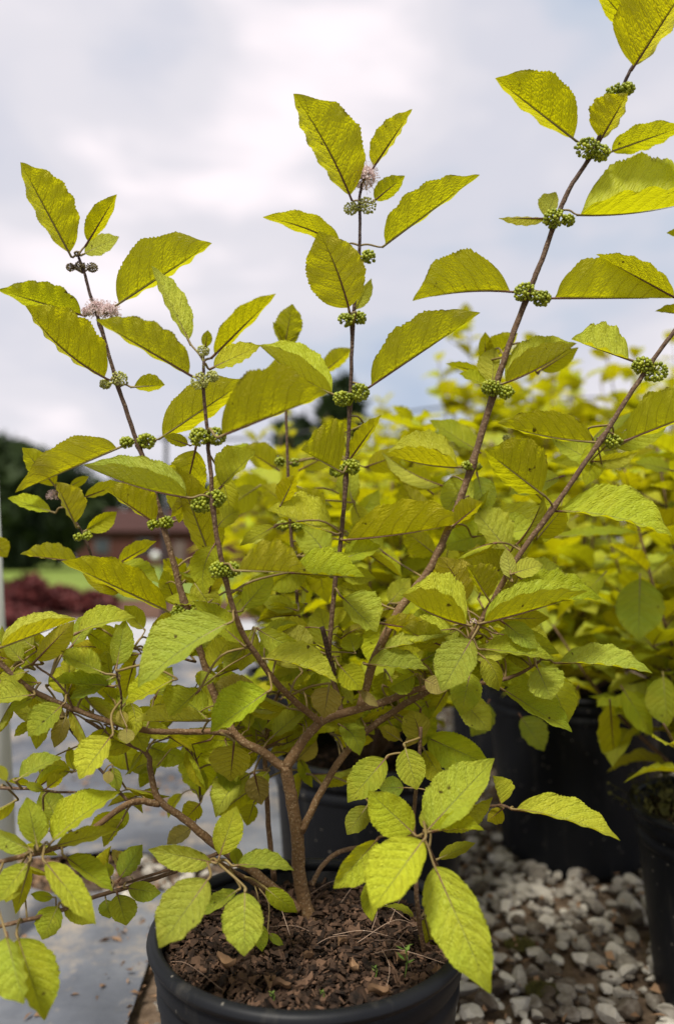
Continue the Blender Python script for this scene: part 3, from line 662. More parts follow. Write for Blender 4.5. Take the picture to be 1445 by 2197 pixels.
def flower_mb(c, r, n=46):
    mb = MB(); g = math.pi * (3 - math.sqrt(5))
    for i in range(n):
        z = 1 - 1.55 * (i + .5) / n; q = math.sqrt(max(0, 1 - z * z)); d = np.array([q * math.cos(g * i), q * math.sin(g * i), z]); d = d + RS.randn(3) * .12; d /= np.linalg.norm(d)
        base = c + d * r * .55; a = np.cross(d, (.3, .2, .9)); a /= np.linalg.norm(a); b = np.cross(d, a)
        for k in range(4):
            th = k * 1.57 + i; e = (a * math.cos(th) + b * math.sin(th)); s = (-a * math.sin(th) + b * math.cos(th)); L = r * .24
            mb.add([base, base + e * L * .6 + d * L * .6 + s * L * .45, base + e * L * 1.15 + d * L * .75, base + e * L * .6 + d * L * .6 - s * L * .45], [(0, 1, 2, 3)], None, (0, RS.rand(), 0), 0)
        tube(mb, [c, base], [.0003, .0005], 4, (0, .5, 0), 1)
        for k in range(3):
            e = d + RS.randn(3) * .25; tip = base + e / np.linalg.norm(e) * r * .5; tube(mb, [base, tip], .00016, 3, (0, 1, 0), 0)
            mb.add(ICO1[0] * .00042 + tip, ICO1[1], None, (0, 0, 0), 0)
    return mb

# ------------------------------------------------------------------ the main shrub
TR = {k: [] for k in 'MABC'}             # leaves per shrub: (size, mb)
STEMS = []; BASE = P3(660, 1975, .768); BASE[2] = POT['main'][3] - .03
SHR = thing('beautyberry_shrub', tuple(BASE), 'tall yellow green shrub with green berry clusters growing from the foreground pot', 'shrub', 'yellow green shrubs in black pots')
def stem(pts, r0, r1, old0, old1, owner=None, name='stem', nodes=()):
    """pts: (x, y, depth) in the photo; radii in photo pixels at that depth"""
    P = np.array([np.r_[P3(*p), p[2]] for p in pts]); S = smooth_path(P, 7); n = len(S); rad = np.linspace(r0, r1, n) * .88 * S[:, 3] / F
    off = np.cumsum(RS.randn(n, 3) * .00026, axis=0); off -= np.linspace(0, 1, n)[:, None] * off[-1]
    path = S[:, :3] + off
    for (nx, ny) in nodes:
        k = np.argmin([abs(np.dot(s - CP, UP) / np.dot(s - CP, FW) * F + (ny - PH / 2)) + abs(s[0] / np.dot(s - CP, FW) * F - (nx - PW / 2)) for s in path]); rad[k] *= 1.45; rad[max(k - 1, 0)] *= 1.15
    if owner is None: STEMS.append(path)
    T = np.c_[np.linspace(old0, old1, n), np.full(n, .5), np.zeros(n)]; mb = MB(); tube(mb, path, rad, 12, np.repeat(T, 12, axis=0), 0, .13)
    return hold(mb.build(name, M_STEM), owner or SHR)
# trunk and forks
stem([(672, 1990, .768), (655, 1935, .768), (641, 1860, .765), (638, 1790, .76), (622, 1700, .755), (612, 1640, .75)], 18, 14.5, 1, 1, name='trunk')
stem([(690, 2000, .760), (670, 1965, .764), (650, 1915, .766)], 10, 7, 1, 1)
stem([(650, 1985, .775), (655, 1960, .772), (648, 1910, .768)], 10, 7, 1, 1)
stem([(612, 1648, .75), (560, 1612, .75), (505, 1578, .752), (462, 1500, .756), (430, 1400, .76), (397, 1295, .765), (365, 1170, .768), (345, 1100, .77), (318, 1000, .772), (297, 945, .772), (252, 812, .772), (215, 695, .77), (188, 610, .77), (168, 548, .768)], 11, 3.2, 1, 0,
     nodes=[(398, 1300), (345, 1110), (300, 950), (248, 815), (213, 690)])
stem([(612, 1645, .75), (650, 1592, .748), (690, 1548, .745), (760, 1525, .745), (830, 1505, .745), (905, 1480, .745), (1010, 1470, .745), (1070, 1462, .75), (1115, 1445, .75), (1160, 1415, .75)], 13, 3, 1, .4)
stem([(690, 1550, .745), (620, 1490, .72), (560, 1420, .70), (512, 1340, .685), (482, 1225, .675), (462, 1120, .672), (450, 1000, .668), (444, 920, .665), (437, 830, .662), (437, 775, .66)], 8.5, 3.5, .9, .2, nodes=[(482, 1225), (455, 1080), (446, 940), (437, 825)])
stem([(735, 1532, .745), (722, 1490, .75), (706, 1420, .755), (712, 1330, .76), (720, 1240, .765), (730, 1160, .77), (740, 1030, .77), (748, 870, .772), (755, 700, .772), (763, 600, .772), (770, 540, .772), (768, 440, .77), (775, 395, .77)], 7, 3.2, .5, 0, nodes=[(740, 1020), (748, 865), (755, 690), (768, 560)])
stem([(716, 1450, .745), (704, 1400, .742), (690, 1345, .74)], 7, 6, .1, .1, name='dead_stub')
stem([(770, 1522, .745), (800, 1420, .755), (850, 1320, .76), (885, 1275, .765), (930, 1210, .768), (975, 1110, .772), (1015, 1000, .775), (1063, 835, .775), (1095, 740, .775), (1135, 630, .775), (1160, 570, .775), (1195, 470, .775), (1225, 400, .775), (1268, 330, .775), (1305, 250, .775), (1345, 165, .775), (1370, 120, .775)], 11, 3.8, .9, 0,
     nodes=[(1015, 1000), (1063, 840), (1133, 640), (1197, 470), (1262, 330), (1335, 185)])
stem([(646, 1785, .758), (690, 1700, .76), (740, 1618, .765), (800, 1560, .765), (870, 1512, .76), (940, 1470, .75), (1000, 1390, .74), (1060, 1290, .735), (1110, 1200, .73), (1200, 1075, .73), (1290, 945, .73), (1350, 850, .73), (1395, 785, .73), (1460, 690, .73)], 9, 5, .9, .3, nodes=[(1190, 1095), (1290, 950), (1393, 790)])
stem([(940, 1470, .75), (990, 1400, .72), (1022, 1345, .70), (1018, 1330, .70)], 5, 3.5, .6, .5)
# low left limbs
stem([(640, 1950, .765), (600, 1920, .76), (540, 1870, .752), (470, 1820, .745), (400, 1765, .74), (342, 1722, .735), (322, 1660, .735), (312, 1620, .737), (255, 1590, .745), (185, 1545, .755)], 13, 4, 1, .6)
stem([(342, 1724, .735), (300, 1720, .72), (262, 1735, .70), (200, 1778, .68), (140, 1812, .66), (85, 1830, .645), (30, 1842, .635), (-20, 1855, .63)], 8, 5.5, .9, .6)
stem([(505, 1580, .752), (460, 1568, .735), (350, 1568, .72), (280, 1560, .71), (165, 1525, .70), (75, 1485, .69), (20, 1440, .69), (-30, 1390, .69)], 7.5, 6, .8, .6)
stem([(280, 1725, .71), (215, 1650, .72), (170, 1590, .73), (140, 1550, .735)], 3.5, 2.5, .3, .2)
stem([(575, 1915, .75), (520, 1880, .70), (468, 1850, .66), (430, 1845, .65)], 6, 3, .8, .5)
stem([(470, 1830, .745), (380, 1868, .72), (300, 1895, .70), (200, 1925, .68), (120, 1955, .66), (60, 1972, .645), (-20, 1992, .635)], 5, 5, .5, .5)
stem([(400, 1860, .73), (350, 1870, .71), (255, 1898, .69)], 3.5, 3, .4, .4)
stem([(-20, 1690, .66), (60, 1692, .665), (120, 1698, .67), (165, 1700, .68)], 4, 2.5, .4, .3)
stem([(540, 2000 - 105, .80), (588, 1890, .80), (576, 1750, .80), (570, 1620, .80), (580, 1540, .80), (600, 1480, .80)][1:], 7, 4, .7, .6)
stem([(668, 1900, .785), (690, 1860, .80), (730, 1828, .82), (790, 1812, .83)], 6, 5, .8, .6)
stem([(910, 2050, .70), (897, 1960, .69), (890, 1850, .70), (888, 1740, .71), (898, 1640, .72), (902, 1560, .72)], 6.5, 4, .5, .3)
stem([(945, 1875, .66), (925, 1830, .65), (906, 1788, .635), (935, 1745, .64)], 3.5, 3, .3, .3)
stem([(960, 1730, .74), (1040, 1732, .72), (1078, 1730, .70), (1100, 1736, .69)], 3.5, 3, .5, .3)
stem([(250, 1565, .715), (262, 1500, .70), (250, 1440, .69)], 3, 2.5, .3, .2); stem([(160, 1525, .70), (130, 1470, .69), (75, 1425, .68)], 3, 2.5, .5, .4); stem([(430, 1720, .80), (428, 1660, .80), (408, 1590, .80)], 3, 2, .3, .3)
stem([(215, 1250, .80), (190, 1180, .80), (165, 1125, .80), (120, 1060, .80)], 3.5, 2.5, .2, .1)
stem([(270, 1390, .74), (330, 1400, .74), (420, 1420, .76)], 3, 3, .3, .3)
stem([(515, 1395, .70), (600, 1470, .80), (640, 1360, .82), (625, 1130, .84), (615, 905, .86), (612, 750, .87)][1:], 5, 3, .4, .2)
# traced leaves: bx, by, tx, ty, wl, wr, bend, z, top, tone, dry
LV = '''
155 552 44 348 28 52 0 .77 0
183 528 251 417 27 15 0 .77 0
172 548 256 508 20 20 0 .79 1 .6 .1
245 657 455 522 72 15 0 .765 0
185 678 -4 622 20 38 0 .78 0 .3
235 815 55 656 14 66 16 .76 0 .75
280 830 354 826 22 13 0 .77 0
415 808 205 686 12 50 0 .66 0
410 740 325 570 13 30 0 .67 1 .5 .1
452 768 592 630 30 12 0 .66 0
440 750 446 708 11 11 0 .66 0 .3
448 792 560 741 24 18 0 .68 1 .7 .05
340 942 530 815 50 25 0 .77 0
465 938 703 845 88 9 0 .62 0 .6
722 848 556 741 -26 52 10 .77 1 .6
755 430 629 201 34 68 -8 .77 0
795 366 884 234 32 10 0 .77 0
795 436 868 377 22 18 0 .77 0
818 530 1029 375 48 9 0 .77 0
738 530 563 466 16 27 -10 .78 0
750 672 684 496 60 56 -6 .72 0 .65
758 672 796 597 8 16 0 .79 1 .7 .1
788 832 1030 671 60 6 0 .77 0 .45
685 805 755 748 22 14 0 .95 0
615 875 592 768 38 38 0 .90 0 .7
747 988 818 890 20 10 0 .77 0 .7
736 1014 645 965 6 78 0 .74 0
780 910 650 965 5 28 0 .80 0
1352 152 1490 -60 84 30 0 .775 0
1400 112 1270 -40 28 38 0 .79 0
1237 303 1061 168 22 72 0 .775 0 .75
1282 308 1345 200 46 20 0 .78 0 .8
1300 328 1472 268 28 24 0 .775 0
1235 460 1510 425 95 -26 -12 .775 1 .35
1480 440 1448 300 14 32 0 .76 1 .4
1178 470 1068 468 12 6 0 .775 0
1168 474 1192 412 26 14 0 .78 1 .5 .15
1104 626 884 646 3 74 -10 .775 0 .75
1180 639 1450 640 76 3 0 .775 0 .5
1455 642 1277 546 3 30 0 .77 0 .6
1490 500 1428 500 10 10 0 .77 0
1490 675 1404 668 3 16 0 .78 0
1358 774 1224 728 4 46 0 .735 1 .45 .12
1333 947 1520 875 62 14 0 .73 0 .5
1280 948 1066 908 8 46 8 .73 0 .6
1168 1064 1038 965 34 68 0 .72 0 .45
992 1002 826 973 -24 58 8 .775 1 .8
1032 972 920 902 16 26 0 .90 1 .3
1073 824 1236 737 54 -34 -8 .77 1 .6
1055 830 1060 745 32 14 0 .79 1 .5 .1
1050 830 984 802 7 18 0 .79 1 .5
1010 1012 952 1105 32 32 0 .82 1 .5
1022 1012 1042 1105 28 22 0 .83 1 .2
733 1158 1005 1118 58 5 -6 .765 0 .7
968 1130 1035 1076 27 12 0 .74 0 .9
1190 1096 1441 1152 58 10 14 .73 1 .6
1027 1338 1260 1269 52 -28 -4 .69 1 .7
1075 1300 1290 1286 56 6 4 .71 1 .4
1010 1342 861 1277 -36 76 10 .69 1 .6
1052 1292 1002 1214 12 42 0 .73 0 .4
1016 1362 946 1483 36 46 0 .68 1 .55
1010 1432 988 1536 31 31 0 .71 1 .1
1025 1392 1188 1416 32 8 4 .70 1 .5
1073 1330 1152 1392 22 20 0 .71 1 .2
1188 1422 1399 1445 36 5 8 .73 1 .35
1148 1424 1182 1502 40 36 0 .72 1 .45
1072 1475 1226 1571 38 15 0 .74 1 .15
1098 1248 1084 1176 18 14 0 .71 1 1 .25
1094 1232 1164 1211 22 18 0 .71 1 1 .25
728 1275 808 1356 48 22 0 .73 1 .5
812 1336 932 1356 24 14 0 .74 0 .9
812 1394 970 1362 24 4 0 .73 1 .5
780 1424 918 1436 33 6 0 .72 1 .3
762 1402 748 1360 23 23 0 .72 1 .4
725 1425 776 1480 28 26 0 .72 1 .6
895 1445 833 1477 26 13 0 .73 1 .2
905 1456 958 1482 19 19 0 .72 1 .5 .8
770 1475 811 1516 8 12 0 .72 1 .5 .9
648 1442 586 1334 42 50 0 .74 1 .6 .15
556 1412 724 1466 42 5 12 .70 1 .6
706 1466 694 1541 31 31 0 .69 0 .8 .75
582 1478 452 1571 20 50 0 .68 1 .4
502 1590 494 1677 38 46 0 .70 0 .9
243 1573 170 1672 23 39 0 .66 1 .9
448 1545 285 1548 3 33 0 .69 1 .9
428 1480 364 1538 12 44 0 .68 1 .6
428 1478 432 1438 12 28 0 .69 1 .7
500 1332 296 1476 22 64 -12 .66 1 .45
378 1455 270 1511 10 36 0 .68 1 .7
447 1444 496 1364 28 16 0 .74 1 .8
312 1600 402 1630 20 28 0 .80 1 0
406 1580 431 1714 46 36 0 .80 0 .1
228 1446 134 1404 16 30 0 .69 1 .2
249 1438 268 1328 20 27 0 .70 1 .3
-8 1392 166 1328 36 -18 0 .66 1 .85
70 1425 160 1332 20 27 0 .68 0 .6
148 1392 216 1310 22 16 0 .73 1 .3
158 1362 292 1326 32 8 8 .72 1 .5
52 1422 8 1374 16 20 0 .69 1 .3
75 1490 -22 1502 12 32 0 .68 1 .5
62 1440 -5 1456 14 14 0 .69 1 .5
76 1493 18 1528 10 13 0 .69 1 .4
141 1506 61 1580 22 32 0 .68 1 .3
246 1472 104 1462 6 22 0 .70 1 .3
252 1448 150 1500 14 18 0 .71 1 .1
75 1545 31 1580 9 11 0 .72 1 .9
33 1676 134 1625 26 9 4 .64 1 .3
100 1696 52 1680 10 9 0 .66 1 .4
97 1693 136 1664 15 11 0 .67 0 .6
130 1772 90 1695 27 32 0 .70 1 .05
105 1812 259 1699 44 15 8 .63 1 .6
110 1818 253 1778 18 13 0 .64 1 .7
82 1824 58 1710 28 29 0 .62 1 .5
72 1827 -32 1776 24 15 0 .62 1 .6
66 1844 -8 1938 18 27 0 .61 1 .5
65 1846 34 1962 16 20 0 .63 0 .5
92 1842 206 1984 31 27 0 .61 1 .6
135 1834 242 1912 32 13 0 .65 1 .3
120 1926 66 1918 12 10 0 .66 1 .2
128 1936 91 2017 25 29 0 .66 1 .3
130 1936 202 1981 16 20 0 .67 1 .4
252 1892 306 1812 24 19 0 .69 1 .1
236 1886 228 1850 8 12 0 .70 1 .1
250 1911 271 1986 31 26 0 .69 1 .3
266 1904 346 1916 19 23 0 .69 1 .2
226 1925 236 1971 18 18 0 .70 1 .1
36 2002 96 2190 56 32 0 .60 1 .35
12 2000 52 2154 27 62 0 .58 1 .5
452 1878 341 2034 38 50 0 .62 1 .5
465 1852 318 1822 30 22 0 .64 1 .6
468 1846 507 1729 28 30 0 .65 1 .5
498 1857 631 1868 30 9 6 .65 1 .5
512 1862 500 1814 12 14 0 .67 1 .3
525 1903 524 2052 39 43 0 .63 1 .5
516 1905 427 1966 12 19 0 .66 1 .3
562 1900 638 1958 19 19 0 .69 1 .3
556 1975 562 2042 16 16 0 .70 1 .3
574 2000 608 2030 9 9 0 .70 1 .2
893 1794 789 1697 44 36 0 .63 1 1
913 1794 798 1952 40 64 0 .60 1 .95
815 1795 714 1906 40 24 0 .65 1 .8
790 1880 798 1977 15 18 0 .66 1 .6
912 1786 1060 1627 58 38 0 .63 1 .8
920 1776 1056 1710 5 36 0 .66 1 .6
908 1786 926 1720 16 12 0 .67 1 .5
915 1785 1038 1782 30 4 6 .62 1 .9
930 1846 1020 1808 15 13 0 .68 1 .4
928 1850 1052 2132 52 56 0 .62 1 .55
908 1960 932 2066 15 19 0 .70 0 .4 .25
893 1975 822 1945 6 8 -10 .70 1 .5
1095 1735 1329 1804 40 8 12 .68 1 .7
1076 1732 1056 1664 4 32 0 .71 1 .6
1080 1733 1044 1762 23 12 0 .71 0 .8
833 1620 745 1722 30 36 0 .72 1 .3
866 1595 894 1695 29 29 0 .71 1 .5
792 1722 744 1791 23 23 0 .74 1 .3
872 1690 812 1690 22 22 0 .76 1 .1
906 1578 1052 1642 32 42 0 .80 1 .1
942 1490 844 1562 29 29 0 .80 1 .05
900 1500 906 1602 30 26 0 .82 1 .1
862 1590 814 1560 15 15 0 .76 0 .9
578 1586 664 1511 27 16 0 .76 1 .5
566 1576 534 1508 17 20 0 .78 1 .2
545 1656 561 1727 23 26 0 .76 0 .6 .65
545 1720 530 1772 15 21 0 .80 0 .3
432 1720 394 1762 21 21 0 .78 0 .9
416 1774 358 1812 14 20 0 .79 1 .5 .7
235 1650 232 1682 11 11 0 .70 1 .5 .8
271 1558 254 1524 13 13 0 .69 1 .8 .6
272 1558 272 1596 17 17 0 .68 1 .8 .6
240 1640 256 1698 14 16 0 .72 1 0
-12 1640 16 1676 14 10 0 .60 1 .8
-20 1150 16 1195 20 20 0 .60 0 .8
262 957 33 1057 3 50 0 .77 0 .8
126 1050 48 960 25 26 0 .80 0 .7
166 1132 120 1034 12 36 0 .79 0 .9
120 1100 17 1069 12 19 0 .80 1 .7
178 1142 251 1098 13 23 0 .80 1 .7
172 1070 263 1036 15 11 0 .81 0 .8
146 1046 191 1022 9 9 0 .81 0 .7
412 1068 178 998 -30 54 10 .665 1 .3
342 1128 224 1048 9 46 0 .77 0 .8
458 1212 378 1000 28 46 0 .74 0 .6
421 955 384 1122 36 45 0 .71 0 .7
466 1052 549 967 46 12 0 .68 1 .5
410 956 350 935 12 13 0 .69 0 .6
368 1314 132 1204 15 43 0 .765 0 .85
266 1277 177 1230 16 6 0 .78 0 .9
176 1206 44 1189 5 27 0 .80 0 .8
245 1213 336 1161 19 9 0 .79 0 .8
250 1206 342 1252 26 6 0 .80 1 .3
340 1263 379 1237 14 11 0 .79 1 .5
500 1223 659 1228 55 4 0 .65 0 .7
620 1228 782 1238 48 4 0 .70 1 .6
723 1146 573 1094 9 52 0 .765 1 .75
600 1087 634 1020 23 16 0 .78 0 .95
597 1125 514 1171 10 16 0 .76 1 .7
515 1312 586 1230 26 26 0 .76 1 .4
445 1292 469 1180 16 21 0 .78 0 .8
526 1387 414 1289 20 27 0 .69 1 .4
440 1292 354 1286 10 15 0 .77 1 .5
450 1200 387 1247 26 15 0 .80 0 .6
725 1202 816 1171 25 16 0 .77 1 .6
725 1237 806 1241 20 16 0 .78 1 .5
1120 1182 1104 1078 26 31 0 .84 1 .05
1060 1140 942 1172 28 40 0 .86 1 .1
940 1195 864 1135 30 22 0 .86 0 .4
1092 1226 982 1214 6 42 0 .80 0 .4
1185 1152 1374 1142 13 5 0 1.0 1 .5
1240 1105 1172 1148 28 24 0 1.02 1 .7
1372 1230 1368 1374 48 48 0 1.0 1 .1
1306 1500 1318 1652 20 25 0 .98 0 .3
1112 1530 1166 1612 30 22 0 1.0 1 .2
1420 1440 1432 1560 24 40 0 .98 1 .3
1330 1470 1400 1580 20 24 0 1.0 1 .4
1290 1540 1410 1500 30 8 0 1.0 1 .6
1240 1470 1200 1540 20 24 0 1.0 0 .5
1050 1500 1010 1580 28 20 0 .98 1 .15
1300 1225 1230 1300 20 26 0 1.0 1 .6
610 745 627 652 27 27 0 .87 0 .5
612 745 585 690 8 10 0 .87 0 .4
612 745 642 712 8 8 0 .87 0 .4
560 960 480 990 12 20 0 .95 1 .6
600 1010 520 960 20 30 0 .95 0 .7
640 1010 735 960 20 20 0 .92 0 .7
560 1040 470 1100 30 22 0 .95 0 .6
640 1100 560 1040 30 25 0 1.0 0 .8
1040 790 1110 715 30 14 0 .85 0 .5
1040 790 1040 712 14 16 0 .85 0 .5
1040 800 955 780 8 10 0 .85 0 .5
1150 800 1240 745 14 20 0 .85 0 .6
1330 960 1180 990 24 20 0 .9 1 .5
1445 1010 1360 990 12 16 0 .95 1 .6
1290 1000 1180 940 22 30 0 .82 1 .4
1210 1020 1090 1060 18 26 0 .86 1 .5
1180 1090 1090 1000 18 22 0 .88 0 .6
930 1060 860 1010 14 28 0 .9 0 .7
590 1350 560 1420 20 18 0 .78 1 .2
640 1310 560 1290 16 20 0 .80 1 .6
650 1480 720 1440 16 12 0 .76 1 .4
830 1300 880 1240 22 20 0 .82 1 .4
870 1340 960 1310 20 14 0 .78 1 .5
900 1420 990 1370 16 20 0 .76 1 .2
820 1470 900 1500 18 20 0 .78 1 .3
600 1600 540 1550 14 20 0 .80 1 .1
640 1620 670 1690 10 14 0 .82 1 .1
330 1500 370 1430 22 18 0 .74 1 .2
330 1400 400 1350 26 18 0 .75 0 .5
200 1530 130 1480 16 22 0 .73 1 .2
300 1560 250 1490 18 16 0 .73 1 .3
180 1350 250 1400 20 16 0 .75 1 .4
90 1390 30 1340 18 20 0 .72 1 .5
460 1640 520 1700 18 20 0 .80 1 .2
340 1640 300 1690 10 18 0 .78 1 .1
400 1250 350 1200 20 24 0 .82 0 .7
530 1270 480 1330 20 14 0 .78 1 .3
660 1270 600 1220 14 20 0 .82 0 .7
700 1100 640 1050 14 24 0 .84 0 .7
830 1190 750 1130 18 28 0 .84 1 .5
'''
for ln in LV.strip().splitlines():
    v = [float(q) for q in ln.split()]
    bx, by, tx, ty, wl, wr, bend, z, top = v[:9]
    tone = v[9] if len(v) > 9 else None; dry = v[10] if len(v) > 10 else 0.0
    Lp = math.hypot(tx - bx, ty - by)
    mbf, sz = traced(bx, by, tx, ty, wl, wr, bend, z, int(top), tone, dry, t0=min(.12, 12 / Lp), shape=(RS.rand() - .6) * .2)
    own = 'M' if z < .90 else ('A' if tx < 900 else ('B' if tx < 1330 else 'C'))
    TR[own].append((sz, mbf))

# smaller leaves crowding the middle of the shrub, each on a twig from the nearest stem
def pj(p): v = p - CP; d = v @ FW; return PW / 2 + F * (v @ RT) / d, PH / 2 - F * (v @ UP) / d, d
ALLS = [pj(p) for S in STEMS for p in S]
for (x0, x1, y0, y1, n, zo, lo) in ((0, 340, 1340, 1560, 52, .04, 92), (280, 720, 1200, 1620, 76, .05, 92), (680, 1010, 1200, 1530, 46, .05, 98), (980, 1260, 1150, 1440, 34, .08, 120), (560, 960, 1500, 1680, 26, .06, 105), (150, 600, 1540, 1740, 22, .05, 82), (420, 760, 960, 1220, 16, .10, 105), (880, 1320, 900, 1230, 20, .13, 145), (700, 1010, 900, 1220, 9, .12, 120), (0, 300, 1600, 1900, 16, .05, 85)):
    c_ = [q for q in ALLS if x0 < q[0] < x1 and y0 < q[1] < y1]
    for i in range(n):
        q = c_[RS.randint(len(c_))]; a = RS.rand() * 6.28; r_ = 15 + 55 * RS.rand(); bx, by = q[0] + r_ * math.cos(a), q[1] + r_ * math.sin(a) * .7
        if not (x0 - 20 < bx < x1 + 20 and y0 < by < y1): continue
        a2 = a + RS.randn() * .5; Lp = lo * (.65 + .7 * RS.rand()); z = q[2] + zo * (.3 + RS.rand()); top = RS.rand() < .78
        w1, w2 = Lp * (.10 + .20 * RS.rand()), Lp * (.16 + .12 * RS.rand())
        if RS.rand() < .3: w1 = -w1 * .6
        if RS.rand() < .5: w1, w2 = w2, w1
        mbf, sz = traced(bx, by, bx + Lp * math.cos(a2), by + Lp * math.sin(a2) * .8 + 8, w1, w2, RS.randn() * Lp * .05, min(z, .89), int(top), None, (.6 if RS.rand() < .04 else 0))
        TR['M'].append((sz * .55, mbf))

def attach_leaves(owner, items, extra_objs=0, cap=100):
    items = sorted(items, key=lambda q: -q[0]); loc = -np.array(owner.location)
    for sz, m_ in items[:cap - extra_objs]:
        o = m_.build('leaf', [M_LEAF, M_PET]); hold(o, owner)
    rest = MB()
    for sz, m_ in items[cap - extra_objs:]: rest.join(m_)
    if rest.n: o = rest.build('foliage', [M_LEAF, M_PET]); hold(o, owner); o['kind'] = 'stuff'

# berries: x, y, radius px, depth, kind (b berries, p pale buds, n brown buds), node
BER = '''
226 824 12 .77 p 248 822
257 814 18 .77 p 248 822
272 949 15 .77 b 296 950
315 946 19 .77 b 296 950
428 818 20 .66 p 437 830
455 808 14 .66 p 437 830
428 938 22 .665 b 446 945
462 936 22 .665 b 446 945
432 1082 22 .67 b 455 1090
462 1070 22 .67 b 455 1090
330 1126 14 .768 b 347 1115
357 1120 16 .768 b 347 1115
470 1222 20 .672 b 482 1228
497 1222 20 .672 b 482 1228
384 1313 17 .763 b 400 1310
422 1302 16 .77 b 400 1310
168 1152 11 .79 b 180 1150
188 1150 11 .79 b 180 1150
752 447 15 .77 p 768 452
786 441 19 .77 p 768 452
790 551 16 .77 b 770 565
742 686 17 .77 b 756 690
769 683 17 .77 b 756 690
733 856 19 .77 b 749 870
770 842 22 .77 b 749 870
722 1010 16 .77 b 740 1018
752 1002 20 .77 b 740 1018
1316 196 17 .78 b 1330 205
1345 190 16 .77 b 1330 205
1258 318 24 .77 b 1262 335
1288 328 19 .77 b 1262 335
1187 469 22 .77 b 1197 480
1218 473 15 .77 b 1197 480
1124 628 23 .77 b 1137 645
1161 641 19 .77 b 1137 645
1053 832 21 .77 b 1066 845
1085 842 17 .77 b 1066 845
1000 998 12 .77 b 1014 1008
1025 1002 9 .79 b 1014 1008
1376 784 21 .73 b 1392 795
1404 798 24 .73 b 1392 795
1315 948 18 .73 b 1292 950
1085 940 8 .80 p 1080 950
606 1128 14 .84 b 624 1130
636 1130 14 .84 b 624 1130
600 990 12 .86 b 618 992
632 992 12 .86 b 618 992
'''
NODE = []
for ln in BER.strip().splitlines():
    q = ln.split(); x, y, r, z = map(float, q[:4]); c = P3(x, y, z); nd = P3(float(q[5]), float(q[6]), z); kd = q[4]
    sc_ = z / F
    m_ = berry_mb(c, r * 1.12 * sc_, (4.1 if kd == 'b' else 2.6) * sc_ * (1 if kd == 'b' else 1), .45, nd)
    hold(m_.build('berry_cluster' if kd == 'b' else 'bud_cluster', M_BERRY if kd == 'b' else M_BUD), SHR)
for (x, y, r, z) in ((152, 574, 11, .77), (172, 572, 13, .77), (198, 574, 13, .77), (166, 545, 8, .77)):
    hold(berry_mb(P3(x, y, z), r * z / F, 1.9 * z / F, .4, P3(178, 585, z)).build('bud_cluster', M_BUDB), SHR)
hold(berry_mb(P3(436, 752, .66), 15 * .66 / F, 2.2 * .66 / F, .6, P3(437, 790, .66)).build('bud_cluster', M_BUD), SHR)
for (x, y, r, z) in ((780, 382, 33, .77), (208, 664, 24, .77), (236, 670, 24, .765), (186, 670, 11, .775), (113, 1064, 13, .80)):
    hold(flower_mb(P3(x, y, z), r * z / F).build('flower_cluster', [M_PETAL, M_BUDB]), SHR)
hold(flower_mb(P3(1015, 1334, .695), 7 * .7 / F, 14).build('flower_cluster', [M_PETAL, M_BUD]), SHR)

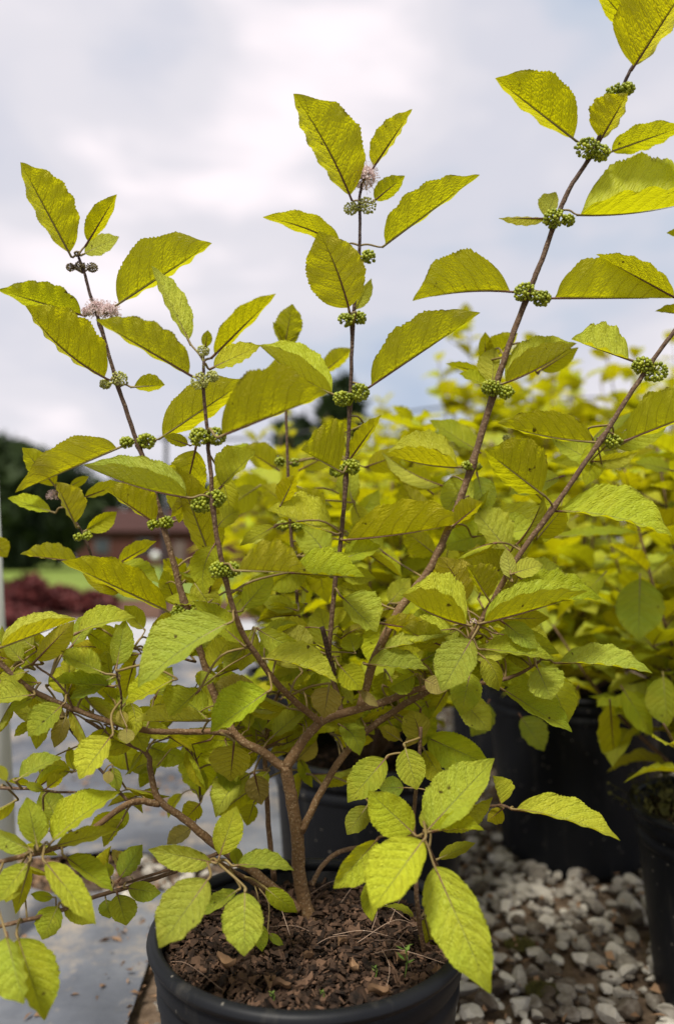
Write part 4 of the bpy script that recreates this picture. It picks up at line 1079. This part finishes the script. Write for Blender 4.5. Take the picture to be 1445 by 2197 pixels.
# ------------------------------------------------------------------ the shrubs behind, grown procedurally
def lowleaf(p, d, up, L, tone, dry=0.0, nt=14, ns=2, droop=.25, fold=.25):
    d = d / np.linalg.norm(d); side = np.cross(d, up); side /= np.linalg.norm(side); n = np.cross(side, d)
    ts = np.linspace(0, 1, 7); mid = np.array([p + d * L * q - np.array([0, 0, 1]) * droop * L * q * q for q in ts])
    W = L * (.23 + .05 * RS.rand()); EL = -side * W + n * W * fold; ER = side * W + n * W * fold
    return leaf_mb(mid, EL, ER, n, nt=nt, ns=ns, t0=.1, tint=(dry, tone, RS.rand()), teeth=7, tooth=.07, prad=.0009, wave=.10)
def shrub(key, nst, hmin, hmax, spread, label, detail=1, seed=1, lean=(0, 0), zlow=.04):
    x, y, r, h = POT[key]; base = np.array([x, y, h - .03]); t = thing('beautyberry_shrub', tuple(base), label, 'shrub', 'yellow green shrubs in black pots')
    st = MB(); leaves = TR.get(key, []); leaves = list(leaves)
    for i in range(nst):
        a = i * 2.399 + RS.rand() * .5; q = math.sqrt((i + .5) / nst); out = spread * q * (.75 + .4 * RS.rand()); H = (hmax - (hmax - hmin) * q * q) * (.85 + .25 * RS.rand()) - h
        dx, dy = math.cos(a) * out + lean[0] * H, math.sin(a) * out + lean[1] * H
        pts = [base, base + (dx * .35, dy * .35, H * .25), base + (dx * .75, dy * .75, H * .6), base + (dx * 1.05, dy * 1.05, H)]
        S = smooth_path(pts, 8); tube(st, S, np.linspace(.0045, .0015, len(S)), 6, (.5, .5, 0), 0, .1)
        ln = np.r_[0, np.cumsum(np.linalg.norm(np.diff(S, axis=0), axis=1))]; tot = ln[-1]; s = max(zlow, .04); k = 0
        while s < tot:
            p = np.array([np.interp(s, ln, S[:, c]) for c in range(3)]); tg = np.array([np.interp(min(s + .01, tot), ln, S[:, c]) for c in range(3)]) - p; tg = tg / (np.linalg.norm(tg) + 1e-9) if np.linalg.norm(tg) > 0 else np.array([0, 0, 1.])
            th = a + k * 1.571 + .3 * RS.randn()
            for sd in (0, math.pi):
                e = np.array([math.cos(th + sd), math.sin(th + sd), 0]); rise = .15 + .5 * RS.rand() + (.8 if s > tot - .05 else 0)
                d = e + np.array([0, 0, rise]) + tg * .3 + RS.randn(3) * .12; L = (.086 + .052 * RS.rand()) * (1 if s < tot - .08 else .72)
                if RS.rand() < .93:
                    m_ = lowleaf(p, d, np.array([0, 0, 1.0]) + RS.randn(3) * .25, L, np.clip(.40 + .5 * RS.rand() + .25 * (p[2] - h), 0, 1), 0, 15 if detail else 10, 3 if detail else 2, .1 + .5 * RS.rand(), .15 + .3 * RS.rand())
                    dist = np.linalg.norm(p - CP); occl = (p[1] - y) * 1.2
                    leaves.append((L * L * 1e6 / (dist + occl + .3) ** 2 * (1 + (p[2] - h)), m_))
                # side shoot filling the crown
                if detail >= 0 and RS.rand() < .30 and s < tot - .08 and s > .08:
                    q2 = p + (e + np.array([0, 0, .5])) * (.05 + .05 * RS.rand()); tube(st, [p, (p + q2) / 2 + (0, 0, .004), q2], [.0018, .0015, .0012], 5, (.2, .5, 0))
                    for z_ in range(4):
                        an = RS.rand() * 6.28; dd = np.array([math.cos(an), math.sin(an), .4 + .4 * RS.rand()]); L = .068 + .05 * RS.rand()
                        m_ = lowleaf(q2, dd, np.array([0, 0, 1.0]) + RS.randn(3) * .2, L, np.clip(.3 + .5 * RS.rand(), 0, 1), 0, 12, 2, .1 + .4 * RS.rand(), .25); dist = np.linalg.norm(q2 - CP); leaves.append((L * L * 1e6 / (dist + (q2[1] - y) * 1.2 + .3) ** 2, m_))
            if detail and s > tot * .45 and s < tot - .05 and RS.rand() < .35 and key in 'ABC':
                hold(berry_mb(p + np.array([math.cos(th), math.sin(th), .3]) * .010, .0085, .0016, .5, p).build('berry_cluster', M_BERRY), t)
            if s >= tot - .06 and RS.rand() < .25 and key in 'ABDEG': hold(flower_mb(p + (0, 0, .008), .010, 12).build('flower_cluster', [M_PETAL, M_BUD]), t)
            s += .052 + .02 * RS.rand(); k += 1
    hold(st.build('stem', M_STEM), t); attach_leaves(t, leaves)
shrub('A', 18, .62, .86, .26, 'blurred yellow green shrub growing from the pot directly behind the foreground one', 1, zlow=.10, lean=(.05, .1))
shrub('B', 21, .62, .92, .42, 'yellow green shrub over the large shaded pot, its lower leaves against black', 1, zlow=.12)
shrub('C', 13, .50, .88, .26, 'yellow green shrub at the right edge over the weedy pot', 1, zlow=.12, lean=(.0, .15))
shrub('D', 24, .80, 1.08, .30, 'yellow green shrub in the second row behind the centre, left end', 1, zlow=.08)
shrub('E', 28, .95, 1.32, .38, 'yellow green shrub in the second row behind the thick leaning stem', 1, zlow=.08)
shrub('G', 26, .96, 1.28, .36, 'yellow green shrub in the second row at the right edge', 1, zlow=.08)
shrub('H', 24, .95, 1.30, .34, 'soft blurred shrub in the third row left of the others', 0, zlow=.12)
shrub('I', 26, 1.08, 1.45, .42, 'soft blurred shrub in the third row between two others', 0, zlow=.12)
shrub('J', 24, 1.08, 1.48, .42, 'soft blurred shrub in the third row at the right edge', 0, zlow=.12)
shrub('K', 14, 1.0, 1.35, .48, 'farthest blurred shrub on the left of the last row', 0, zlow=.2)
shrub('N', 14, 1.1, 1.55, .48, 'farthest blurred shrub on the right of the last row', 0, zlow=.2)
attach_leaves(SHR, TR['M'])
